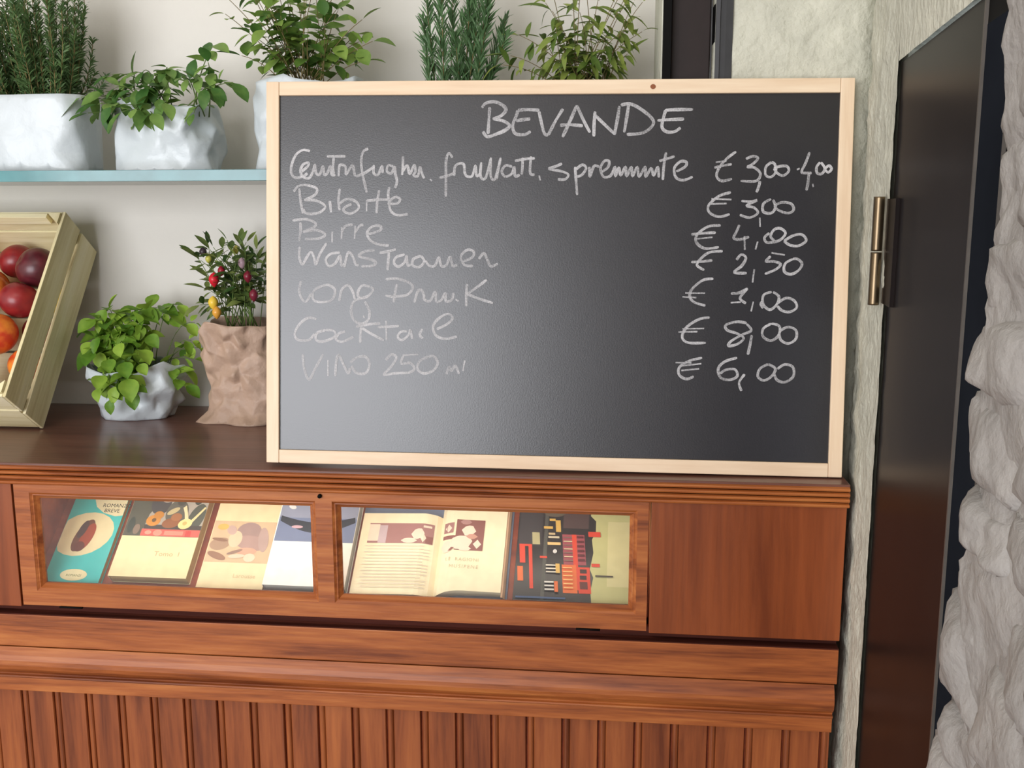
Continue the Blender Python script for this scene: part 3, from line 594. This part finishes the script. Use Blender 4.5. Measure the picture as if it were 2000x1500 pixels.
# dark city photograph book
b = bookroot('book', .7935, 'dark book with sideways night photo of red neon signs, rightmost in the case')
paperback(b, .205, .200, .015, (46, 40, 40), (150, 130, 110))
def q(zx, zy):
    px, py = 880+zx/5, 960+zy/5
    return ((px-(1003+(1180-py)*.10))*.00084, (1183-py)*.00094)
def qr(x0, y0, x1, y1): return [q(x0, y1), q(x1, y1), q(x1, y0), q(x0, y0)]
RD, OR, YE = (206, 66, 44), (214, 104, 52), (206, 164, 84)
its = [((190, 184, 128), [(.126, .001), (.2045, .001), (.2045, .1995), (.120, .1995), (.121, .16), (.130, .15), (.130, .13), (.124, .115), (.127, .09), (.122, .06), (.128, .045), (.124, .02)]),
    ((206, 196, 144), rect(.150, .2045, .03, .15)), ((78, 76, 70), rect(.044, .050, .002, .1995)), ((60, 54, 56), rect(.002, .040, .10, .1995)), ((80, 60, 58), rect(.075, .118, .135, .1995)), ((96, 84, 70), ell(.06, .168, .02, .012)),
    ((150, 72, 80), qr(1120, 460, 1340, 760)), (RD, qr(1215, 460, 1260, 1000)), (OR, qr(1100, 760, 1240, 1030)), (RD, qr(1250, 780, 1370, 1030)), ((60, 36, 34), qr(1275, 800, 1340, 840)), ((56, 34, 34), qr(1270, 860, 1335, 900)), ((96, 44, 38), qr(1265, 920, 1340, 990)),
    (RD, qr(690, 580, 745, 755)), (RD, qr(690, 570, 815, 590)), (RD, qr(780, 590, 815, 1000)), (OR, qr(665, 790, 720, 930)), ((170, 160, 120), qr(820, 450, 895, 570)), (YE, qr(1060, 320, 1110, 440)), (YE, qr(1000, 305, 1060, 330)), (YE, qr(940, 385, 1030, 410)),
    ((196, 170, 130), qr(985, 450, 1050, 470)), ((190, 176, 150), qr(980, 485, 1090, 505)), ((222, 180, 120), qr(970, 545, 1100, 572)), ((206, 200, 196), ell(q(1040, 635)[0], q(1040, 635)[1], .0035, .004, 0, 8)), (RD, qr(890, 685, 960, 705)),
    (RD, qr(1380, 430, 1500, 480)), (RD, qr(1390, 745, 1470, 775)), ((70, 60, 52), qr(1420, 855, 1590, 870)), ((64, 84, 120), qr(640, 1075, 1120, 1092))]
for k_ in range(7): its.append(((206, 190, 150) if k_ % 2 else (120, 96, 84), qr(1130, 490+k_*38, 1215, 500+k_*38)))
for k_ in range(6): its.append(((90, 30, 34), qr(1262, 480+k_*45, 1330, 498+k_*45)))
for k_ in range(6): its.append(((226, 176, 110), qr(1110, 790+k_*38, 1200, 800+k_*38)))
for k_ in range(3): its += [((206, 196, 180), qr(945, 770+k_*32, 1040, 782+k_*32)), ((204, 198, 190), qr(925, 930+k_*35, 1015, 944+k_*35))]
its += [(YE, qr(1040, 760, 1080, 850)), (OR, qr(1020, 930, 1055, 1030))]
prints('cover_picture', b, its, .015, 'sideways night photo of red neon signs under a pale sky')

# ------------------------------------------------------------------ glass shelf
gs = thing('glass_shelf', (.4, .35, 1.551), 'clear glass wall shelf with a blue-green edge holding the bagged herbs', 'shelf')
m = MB(); m.box(-1.0, 1.011, .2025, .492, 1.5535, 1.5715); m.build('glass_plate', M['shelf_glass'], gs)
m = MB(); m.box(-1.0, 1.011, .2000, .2023, 1.5525, 1.5715); m.build('polished_edge', M['shelf_edge'], gs, .0006)
SH = 1.5717

# ------------------------------------------------------------------ bags, leaves, plants
def bag(root, c, wx, wy, h, mat, seed=0, top=1.0, botm=1.0, n=26, rows=8, amp=.010, rim=.008, sq=3.2, cuff=0, rot=0, skirt=0, name='paper_bag', lean=(0, 0)):
    c = Vector(c); vs = []; rr = random.Random(seed)
    for j in range(rows+1):
        t = j/rows
        for i in range(n):
            a = 2*PI*(i+.5*(j % 2)+rr.uniform(-.3, .3))/n; ca, sa = math.cos(a), math.sin(a)
            k = (abs(ca)**sq+abs(sa)**sq)**(-1/sq)
            sc = botm+(top-botm)*t
            tj = t+(rr.uniform(-.35, .35)/rows if 0 < j < rows else 0)
            q_ = amp*(1.5*noise.noise(Vector((ca*1.6, sa*1.6, t*1.5+seed*5)))+.75*rr.uniform(-1, 1))*(.4+.6*min(1, t*3))
            if cuff and t > 1-cuff: q_ += .006*math.sin((t-1+cuff)/cuff*PI*.9)
            if skirt and t < .10: q_ += skirt*(1-t/.10)*(.8+.5*math.sin(a*5+seed))
            x, y = ca*k*wx/2*sc, sa*k*wy/2*sc
            L_ = math.hypot(x, y); x += x/L_*q_; y += y/L_*q_
            z = h*tj + (rim*math.sin(a*3+seed)+rim*.5*math.sin(a*7+seed*2))*t**3
            if j == 0: z = 0
            vs.append((c.x+x+lean[0]*t, c.y+y+lean[1]*t, c.z+z+.0006))
    fs = []
    for j in range(rows):
        for i in range(n):
            p00, p10, p01, p11 = j*n+i, j*n+(i+1) % n, (j+1)*n+i, (j+1)*n+(i+1) % n
            fs += [(p00, p10, p11), (p00, p11, p01)] if (j % 2) else [(p00, p10, p01), (p10, p11, p01)]
    fs.append(tuple(range(n))[::-1])
    P = MB(); P.add(vs, fs, 0, True); o = P.build(name, mat, root)
    cr_ = o.data.attributes.new('crease_edge', 'FLOAT', 'EDGE')
    for e_ in cr_.data: e_.value = .95 if rr.random() < .5 else rr.uniform(0, .5)
    for e_ in o.data.edges:
        if all(o.data.vertices[q_].co.z < .004 for q_ in e_.vertices): cr_.data[e_.index].value = 1.0
    ss = o.modifiers.new('soft_folds', 'SUBSURF'); ss.levels = 2; ss.render_levels = 2
    sd = o.modifiers.new('paper_thickness', 'SOLIDIFY'); sd.thickness = .0008; sd.offset = -1
    P = MB(); zt = c.z+h*.80; rx, ry = wx/2*top*.84, wy/2*top*.84
    P.add([(c.x+lean[0]*.8, c.y+lean[1]*.8, zt+.004)]+[(c.x+lean[0]*.8+rx*math.cos(2*PI*k/24), c.y+lean[1]*.8+ry*math.sin(2*PI*k/24), zt) for k in range(24)], [(0, 1+k, 1+(k+1) % 24) for k in range(24)])
    P.build('soil', M['soil'], root)
    return o
def leafmesh(name, L_, W_, mat, droop=.25, fold=.25, n=6, shape=1.0, wav=0):
    P = MB(); vs = []
    for i in range(n+1):
        t = i/n; wd = W_/2*(math.sin(PI*t**shape)**.8 if 0 < t < 1 else 0.04)
        x = L_*t; z = -droop*L_*t*t
        e = fold*wd + (wav*W_*math.sin(t*9) if wav else 0)
        vs += [(x, wd, z+e), (x, wd*.5, z+e*.35), (x, 0, z), (x, -wd*.5, z+e*.35), (x, -wd, z+fold*wd-(wav*W_*math.sin(t*9) if wav else 0))]
    fs = [(i*5+k, i*5+k+1, (i+1)*5+k+1, (i+1)*5+k) for i in range(n) for k in range(4)]
    P.add(vs, fs, 0, True); return P.mesh(name, mat)
def orient(o, pos, d, up, sc):
    d = Vector(d).normalized(); up = Vector(up); y = up.cross(d)
    if y.length < 1e-4: y = Vector((1, 0, 0)).cross(d)
    y.normalize(); z = d.cross(y)
    mt = Matrix((d*sc, y*sc, z*sc)).transposed().to_4x4(); mt.translation = pos
    o.matrix_basis = mt
def bez(a, b, c, t): return a*(1-t)**2+b*2*t*(1-t)+c*t*t
def grow(root, rng, base, tips, meshes, per, t0=.3, sc=(.8, 1.15), stemr=.0011, smat='stem_green', rise=.03, spread=1.0, droop=.15, pair=True, cap=300, endc=True, bow=None):
    off = OFF[root.name]; S = MB(); cnt = 0
    for ti, tip in enumerate(tips):
        tip = Vector(tip); bs = Vector(base)+Vector((rng.uniform(-1, 1)*.03, rng.uniform(-1, 1)*.02, 0))
        mid = (bs+tip)/2+Vector((0, 0, rise))+Vector((rng.uniform(-.01, .01), rng.uniform(-.01, .01), 0))
        if bow: mid = Vector((bs.x*.6+tip.x*.4, bs.y*.6+tip.y*.4, max(bs.z, tip.z)+bow))
        pts = [bez(bs, mid, tip, k/8) for k in range(9)]; S.tube(pts, stemr, 5, taper=.5)
        ph = rng.uniform(0, PI)
        for k in range(per):
            t = t0+(1-t0)*(k+1)/per; p = bez(bs, mid, tip, t); tg = (bez(bs, mid, tip, min(1, t+.03))-bez(bs, mid, tip, t-.03)).normalized()
            a = ph+k*2.4 if not pair else ph+(k//2)*PI/2+(k % 2)*PI
            sd = tg.orthogonal().normalized(); sd = (Matrix.Rotation(a, 3, tg) @ sd)
            lastb = endc and k == per-1
            d = tg*(.45 if not lastb else 1.0)+sd*spread*(1 if not lastb else .3)+Vector((0, 0, -droop*rng.uniform(.3, 1.5)))
            if cnt >= cap: break
            o = link('leaf', meshes[rng.randrange(len(meshes))], root); cnt += 1
            orient(o, p-off+d.normalized()*.002, d, (rng.uniform(-.35, .35), -.35+rng.uniform(-.3, .3), 1), rng.uniform(*sc)*(1.05-.3*(t if not lastb else .4)))
    S.build('stems', M[smat], root)
def needles(root, rng, stems, L_, wd, dens, mat, smat, ang=.55, name='needles'):
    P = MB(); S = MB()
    for (b_, tip, bw) in stems:
        b_, tip = Vector(b_), Vector(tip); mid = (b_+tip)/2+Vector(bw)
        pts = [bez(b_, mid, tip, k/10) for k in range(11)]; S.tube(pts, .0012, 5, taper=.5)
        n = int((tip-b_).length*dens)
        for k in range(n):
            t = .08+.92*rng.random(); p = bez(b_, mid, tip, t); tg = (bez(b_, mid, tip, min(1, t+.02))-bez(b_, mid, tip, t-.02)).normalized()
            sd = Matrix.Rotation(rng.uniform(0, 2*PI), 3, tg) @ tg.orthogonal().normalized()
            d = (tg*rng.uniform(.5, 1.3)*(1-ang)*2+sd*ang*1.5).normalized(); l = L_*rng.uniform(.7, 1.15)*(1-.35*t**6)
            w_ = d.cross(Vector((rng.uniform(-1,1), rng.uniform(-1,1), .3))).normalized()*wd/2; md = p+d*l*.5+Vector((0, 0, .0008)); e = p+d*l+Vector((0, 0, -.001))
            b0 = len(P.v); P.add([p-w_*.5, p+w_*.5, md+w_, md-w_, e], [(0, 1, 2, 3), (3, 2, 4)])
    o = P.build(name, mat, root); o['kind'] = 'stuff'
    S.build('stems', M[smat], root)
RN = random.Random
GRP = 'potted herbs in white paper bags on the glass shelf'
# 1: dense fine-leaved rosemary bush, far left
p1 = thing('potted_herb', (-.13, .33, SH), 'dense fine-needled green bush in a tall smooth white bag, leftmost on the glass shelf', 'plant', GRP)
bag(p1, (-.128, .335, SH), .200, .135, .137, M['paper'], 3, 1.03, 1.0, amp=.005, rim=.001, sq=5, n=16, rows=3)
M['ros1'] = leafmat('dark_fine_needles', (58, 88, 52), (118, 148, 88)); M['ros2'] = leafmat('rosemary_needles', (48, 80, 50), (104, 138, 92))
g = RN(21); st = []
for k in range(105):
    a = g.uniform(-1, 1); bb = g.uniform(-1, 1)
    st.append(((-.133+a*.062, .335+bb*.03, SH+.11), (-.142+a*.115*g.uniform(.8, 1.12), .335+bb*.085, SH+g.uniform(.22, .40)-abs(a)*.04), (a*.02, bb*.01, 0)))
needles(p1, g, st, .019, .0028, 620, M['ros1'], 'stem_wood')
# 2: drooping large-leaved sage / basil
p2 = thing('potted_herb', (.115, .33, SH), 'low plant with large drooping oval leaves in a crumpled white bag, second on the shelf', 'plant', GRP)
bag(p2, (.116, .34, SH), .176, .125, .122, M['paper'], 8, .97, 1.03, amp=.015, rim=.009, sq=3.5, n=20, rows=5)
M['sage'] = leafmat('mid_green_large_leaf', (66, 108, 48), (134, 166, 84)); lm = [leafmesh('large_leaf', .052, .029, M['sage'], .22, .2, shape=1.0), leafmesh('large_leaf', .046, .027, M['sage'], .4, .15, shape=.9), leafmesh('large_leaf', .038, .023, M['sage'], .1, .25)]
tips = [(-.022, .29, 1.705), (.000, .27, 1.675), (.02, .27, 1.690), (.035, .30, 1.745), (.05, .26, 1.685), (.075, .25, 1.675), (.10, .25, 1.680), (.125, .26, 1.672), (.06, .32, 1.750), (.09, .31, 1.752), (.115, .33, 1.752), (.14, .30, 1.755), (.15, .26, 1.69), (.165, .30, 1.750),
        (.05, .28, 1.72), (.08, .28, 1.715), (.11, .28, 1.72), (.13, .28, 1.70), (.02, .30, 1.715), (.145, .30, 1.72), (.0, .31, 1.70)]
grow(p2, RN(4), (.100, .335, SH+.095), tips, lm, 6, .35, (.75, 1.05), .0013, bow=.015, droop=.35)
tips = [(.232, .29, 1.790), (.225, .28, 1.760), (.272, .27, 1.724), (.25, .28, 1.727), (.200, .265, 1.672), (.185, .275, 1.735), (.205, .29, 1.74), (.23, .27, 1.715)]
grow(p2, RN(9), (.175, .325, SH+.10), tips, lm, 5, .45, (.75, 1.0), .0014, bow=.0, droop=.3)
# 3: tall mint
p3 = thing('potted_herb', (.385, .33, SH), 'tall bushy mint-like plant in a white bag half hidden by the blackboard corner', 'plant', GRP)
bag(p3, (.385, .34, SH), .180, .135, .158, M['paper'], 14, .94, 1.04, amp=.014, rim=.008, sq=3.0, n=18, rows=5)
M['mint'] = leafmat('mint_leaf', (72, 112, 44), (140, 168, 78)); lm = [leafmesh('mint_leaf', .041, .031, M['mint'], .15, .2), leafmesh('mint_leaf', .036, .027, M['mint'], .35, .25), leafmesh('mint_leaf', .029, .022, M['mint'], .1, .1)]
g = RN(31); tips = [(.262+g.uniform(-.01, .01), .30, 1.845), (.240, .32, 1.885), (.275, .31, 1.775), (.50, .30, 1.830), (.515, .31, 1.795), (.50, .33, 1.765)]
for k in range(36):
    a = g.uniform(-1, 1); tips.append((.378+a*.098, .33+g.uniform(-.075, .07), g.uniform(1.78, 1.955)-abs(a)**2*.03))
grow(p3, g, (.385, .335, SH+.125), tips, lm, 7, .28, (.75, 1.2), .0011, 'stem_wood', spread=1.1, cap=298)
# 4: rosemary sprigs
p4 = thing('potted_herb', (.655, .33, SH), 'upright dark rosemary with long needles rising behind the middle of the blackboard', 'plant', GRP)
bag(p4, (.66, .34, SH), .165, .13, .13, M['paper'], 22, .97, 1.0, amp=.010, rim=.006)
g = RN(5); st = []
for (x0, x1, zt) in [(.625, .600, 1.90), (.635, .618, 1.955), (.645, .650, 1.90), (.640, .636, 1.94), (.655, .672, 1.84), (.668, .700, 1.96), (.675, .715, 1.90), (.680, .690, 1.92), (.690, .735, 1.905), (.695, .745, 1.84), (.665, .665, 1.80), (.70, .755, 1.80), (.69, .72, 1.86), (.62, .595, 1.84)]:
    st.append(((x0, .335+g.uniform(-.02, .02), SH+.10), (x1, .33+g.uniform(-.05, .05), zt), (0, 0, .01)))
needles(p4, g, st, .032, .0034, 640, M['ros2'], 'stem_wood', .42)
# 5: lemon verbena
p5 = thing('potted_herb', (.885, .33, SH), 'arching plant with narrow yellow-green leaves beside the dark metal upright', 'plant', GRP)
bag(p5, (.89, .34, SH), .165, .13, .13, M['paper'], 27, .97, 1.0, amp=.010, rim=.006)
M['verb'] = leafmat('verbena_leaf', (86, 112, 46), (156, 172, 84)); lm = [leafmesh('narrow_leaf', .054, .015, M['verb'], .45, .3, shape=.8), leafmesh('narrow_leaf', .046, .014, M['verb'], .2, .3, shape=.8), leafmesh('narrow_leaf', .040, .014, M['verb'], .7, .2, shape=.8)]
g = RN(8); tips = [(.745, .30, 1.750), (.76, .30, 1.765), (.775, .31, 1.80), (.985, .30, 1.80), (.985, .31, 1.85), (.965, .33, 1.90)]
for k in range(26):
    a = g.uniform(-1, 1); tips.append((.885+a*.085, .33+g.uniform(-.07, .06), g.uniform(1.75, 1.93)-abs(a)*.02))
grow(p5, g, (.885, .335, SH+.11), tips, lm, 9, .2, (.75, 1.1), .001, 'stem_wood', spread=1.2, droop=.3, cap=280)
# 6: basil on the counter
p6 = thing('potted_basil', (.0, .38, TOP), 'bright green basil in a low crumpled white bag standing on the countertop', 'plant')
bag(p6, (-.004, .385, TOP), .165, .125, .105, M['paper'], 41, 1.10, .82, amp=.014, rim=.010, sq=2.6, lean=(.008, -.008), n=20, rows=6)
M['basil'] = leafmat('basil_leaf', (88, 132, 38), (158, 190, 72)); lm = [leafmesh('basil_leaf', .048, .038, M['basil'], .3, .35, shape=.9), leafmesh('basil_leaf', .041, .033, M['basil'], .15, .4, shape=.9), leafmesh('basil_leaf', .030, .022, M['basil'], .5, .3)]
g = RN(15); tips = [(-.065, .35, 1.28), (-.055, .36, 1.262), (-.035, .35, 1.315), (-.02, .36, 1.305), (-.045, .33, 1.295), (0, .34, 1.285), (.03, .35, 1.285), (.045, .35, 1.265), (.02, .37, 1.31), (.055, .38, 1.315), (-.06, .34, 1.235), (-.03, .31, 1.265), (.01, .31, 1.255), (.04, .32, 1.24),
    (-.04, .30, 1.235), (-.01, .30, 1.225), (.02, .30, 1.22), (-.02, .29, 1.195), (.005, .29, 1.175), (-.03, .29, 1.17), (-.005, .285, 1.150), (.03, .29, 1.19), (.045, .31, 1.215), (.035, .29, 1.165), (-.05, .32, 1.255), (.01, .33, 1.27)]
grow(p6, g, (-.005, .375, 1.185), tips, lm, 9, .25, (.75, 1.1), .0012, bow=.012, droop=.25)
tips = [(.10, .37, 1.322), (.075, .38, 1.305), (.125, .39, 1.285), (.118, .385, 1.25), (.125, .375, 1.215), (.105, .37, 1.195), (.112, .36, 1.165), (.13, .39, 1.235)]
grow(p6, g, (.045, .385, 1.185), tips, lm, 5, .5, (.65, .95), .0011, bow=.012, droop=.2)
# 7: ornamental pepper in kraft bag
p7 = thing('potted_pepper', (.225, .37, TOP), 'pepper plant with red and yellow fruits in a brown paper bag beside the blackboard', 'plant')
bag(p7, (.228, .385, TOP), .150, .125, .192, M['kraft'], 52, 1.06, .98, amp=.010, rim=.004, cuff=.12, skirt=.022, sq=3.0, rows=12, n=28)
M['pepl'] = leafmat('pepper_leaf', (62, 92, 44), (136, 150, 80)); lm = [leafmesh('pepper_leaf', .040, .015, M['pepl'], .25, .2), leafmesh('pepper_leaf', .034, .013, M['pepl'], .1, .2)]
g = RN(6); tips = [(.15, .35, 1.420), (.165, .34, 1.410), (.168, .35, 1.355), (.160, .34, 1.325), (.175, .35, 1.375), (.185, .34, 1.43)]
for k in range(24):
    a = g.uniform(-1, 1); tips.append((.238+a*.062, .365+g.uniform(-.05, .05), g.uniform(1.35, 1.448)))
grow(p7, g, (.228, .375, 1.275), tips, lm, 9, .2, (.7, 1.15), .0011, spread=.8, droop=.05, cap=280)
def pepper(root, p, r, col, elong=1.25):
    P = MB(); n, k = 10, 8; vs = []
    for j in range(k+1):
        t = j/k; rr_ = r*math.sin(PI*t)**.75*(1-.25*t)
        for i in range(n): vs.append((p[0]+rr_*math.cos(2*PI*i/n), p[1]+rr_*math.sin(2*PI*i/n), p[2]+r*elong*(1-2*t)))
    P.add(vs, [(j*n+i, j*n+(i+1) % n, (j+1)*n+(i+1) % n, (j+1)*n+i) for j in range(k) for i in range(n)], 0, True)
    o = P.build('pepper_fruit', flat(col, .25), root); return o
for p, r_, c in [((.196, .325, 1.374), .0115, (206, 36, 52)), ((.207, .335, 1.390), .008, (150, 30, 50)), ((.190, .33, 1.330), .011, (232, 196, 70)), ((.198, .325, 1.312), .010, (222, 160, 66)), ((.171, .34, 1.425), .008, (60, 50, 56)), ((.262, .325, 1.38), .0095, (120, 34, 50)), ((.25, .33, 1.405), .009, (180, 150, 160)), ((.27, .33, 1.345), .010, (120, 40, 56)), ((.181, .34, 1.412), .007, (196, 190, 90)), ((.24, .33, 1.43), .007, (190, 180, 90))]:
    pepper(p7, p, r_, c)

# ------------------------------------------------------------------ crate with fruit
cm = Euler((R(-37), 0, 0)).to_matrix().to_4x4(); cm.translation = Vector((-.1207, .2477, TOP+.0006))
cr = thing('fruit_crate', None, 'pale rough wooden fruit crate tilted up against the niche wall at the left end', 'crate', mat=cm)
CW, CD, CH = .50, .135, .402
def cslat(nm, x0, x1, y0, y1, z0, z1, mt='crate'):
    m = MB(); m.box(x0, x1, y0, y1, z0, z1); return m.build(nm, M[mt], cr, .0008)
for xx in (-.006, -CW):      # side walls: two slats each
    cslat('side_slat', xx, xx+.006, -CD, -CD+.060, 0, CH); cslat('side_slat', xx, xx+.006, -CD+.069, -.001, 0, CH-.001)
for z0 in (0, CH-.006):      # lower and upper walls
    cslat('end_slat', -CW+.0065, -.0065, -CD, -CD+.052, z0, z0+.006, 'crate_x'); cslat('end_slat', -CW+.0065, -.0065, -CD+.058, -.006, z0, z0+.006, 'crate_x')
for k_ in range(5): cslat('base_slat', -CW+.007, -.0065, -.0055, -.0005, .0075+k_*.079, .0075+k_*.079+.072, 'crate_x')
for (x0, x1) in ((-.0065, -.032), (-CW+.0065, -CW+.032)):
    for (z0, z1) in ((.0065, .030), (CH-.0065, CH-.030)):
        m = MB(); m.extr([(x0, -.006), (x1, -.006), (x1, -.0065), (x0, -.0065)], 0, .01, 'z')
        P = MB(); a_, b_ = (x0, z0), (x1, z0); c_ = (x0, z1)
        P.add([(a_[0], -.006, a_[1]), (b_[0], -.006, b_[1]), (c_[0], -.006, c_[1]), (a_[0], -CD-.006, a_[1]), (b_[0], -CD-.006, b_[1]), (c_[0], -CD-.006, c_[1])], [(0, 1, 2), (3, 5, 4), (0, 3, 4, 1), (1, 4, 5, 2), (2, 5, 3, 0)])
        P.build('corner_post', M['crate'], cr)
cslat('top_batten', -CW+.034, -.034, -CD-.004, -CD+.018, CH-.016, CH-.0065, 'crate_x')
def fruitmat(name, c1, c2, sc=9, rough=.32):
    m, nt, b = newmat(name, rough, .5); N, L = nt.nodes, nt.links
    tc = N.new('ShaderNodeTexCoord'); n = N.new('ShaderNodeTexNoise'); n.inputs['Scale'].default_value = sc; n.inputs['Detail'].default_value = 3
    oi = N.new('ShaderNodeObjectInfo'); ad = N.new('ShaderNodeVectorMath'); ad.operation = 'ADD'; L.new(tc.outputs['Object'], ad.inputs[0]); L.new(oi.outputs['Location'], ad.inputs[1])
    L.new(ad.outputs[0], n.inputs['Vector']); r = N.new('ShaderNodeValToRGB'); r.color_ramp.elements[0].color = lin(c1); r.color_ramp.elements[1].color = lin(c2); r.color_ramp.elements[0].position = .38; r.color_ramp.elements[1].position = .62
    L.new(n.outputs['Fac'], r.inputs[0]); L.new(r.outputs[0], b.inputs['Base Color']); return m
FM = {'plum': fruitmat('dark_plum_skin', (74, 26, 34), (98, 34, 42), 1.5), 'red': fruitmat('dark_red_nectarine_skin', (128, 30, 36), (150, 40, 40), 1.5), 'orange': fruitmat('orange_red_peach_skin', (200, 62, 36), (236, 140, 52), 1.1), 'yellow': fruitmat('yellow_skin', (226, 190, 60), (236, 206, 80))}
def fruitmesh(kind):
    P = MB(); n, k = 28, 18; vs = []
    for j in range(k+1):
        t = PI*j/k
        for i in range(n):
            a = 2*PI*i/n; r_ = 1-.05*math.exp(-(min(a, 2*PI-a)/.16)**2)*math.sin(t)      # seam
            z = math.cos(t)*.93; rad = math.sin(t)
            if t < .5: z -= .16*(1-t/.5)**2
            vs.append((rad*r_*math.cos(a), rad*r_*math.sin(a), z*r_))
    P.add(vs, [(j*n+i, j*n+(i+1) % n, (j+1)*n+(i+1) % n, (j+1)*n+i) for j in range(k) for i in range(n)], 0, True)
    return P.mesh('fruit', FM[kind])
fms = {k_: fruitmesh(k_) for k_ in FM}
def fruit(nm, kind, x, y, z, r, label, grp='fruit in the tilted crate'):
    p = cm @ Vector((x, y, z)); o = link(nm, fms[kind]); o.location = p; o.scale = (r, r, r)
    o.rotation_euler = (R(x*900 % 50-60), R(z*700 % 60-30), R((x+z)*2000 % 360)); tag(o, label, 'fruit', grp); return o
FRUITS = [('plum', 'plum', -.0545, -.088, .302, .041, 'large dark purple plum at the top right of the crate'),
    ('nectarine', 'red', -.066, -.093, .226, .0365, 'glossy dark red nectarine just below the big purple plum'),
    ('peach', 'orange', -.140, -.088, .252, .037, 'orange peach cut off by the picture edge beside the dark red nectarine'),
    ('peach', 'orange', -.091, -.090, .152, .040, 'orange-red peach in the middle of the crate at the left picture edge'),
    ('nectarine', 'red', -.0405, -.043, .185, .031, 'red nectarine low against the crate side, half hidden by the slat'),
    ('peach', 'orange', -.0405, -.052, .108, .032, 'small orange peach deep in the lower right of the crate'),
    ('lemon', 'yellow', -.0355, -.036, .262, .028, 'yellow fruit peeping out beside the crate side slat'),
    ('nectarine', 'plum', -.106, -.080, .073, .035, 'dark nectarine in the bottom of the crate')]
for f_ in FRUITS: fruit(*f_)
g = RN(3); names = {'plum': 'plum', 'red': 'nectarine', 'orange': 'peach', 'yellow': 'lemon'}
placed = [(f_[2], f_[3], f_[4], f_[5]) for f_ in FRUITS]; nf = 0
for k_ in range(900):
    r_ = g.uniform(.033, .038); x = -CW+.008+r_+g.random()*(CW-.016-2*r_); y = g.choice([-.0065-r_, -.094]); z = .008+r_+g.random()*(CH-.016-2*r_)
    if any((x-a)**2+(y-b_)**2+(z-c)**2 < (r_+d)**2*.97 for a, b_, c, d in placed): continue
    placed.append((x, y, z, r_)); kd = g.choice(['plum', 'red', 'orange', 'orange']); nf += 1
    lower = y > -.06
    fruit(names[kd], kd, x, y, z, r_, 'ripe fruit lying under the others in the tilted crate' if lower else 'ripe fruit in the top layer of the crate, beyond the left picture edge', 'fruit under the others in the crate' if lower else 'crate fruit beyond the left picture edge')
    if nf > 26: break
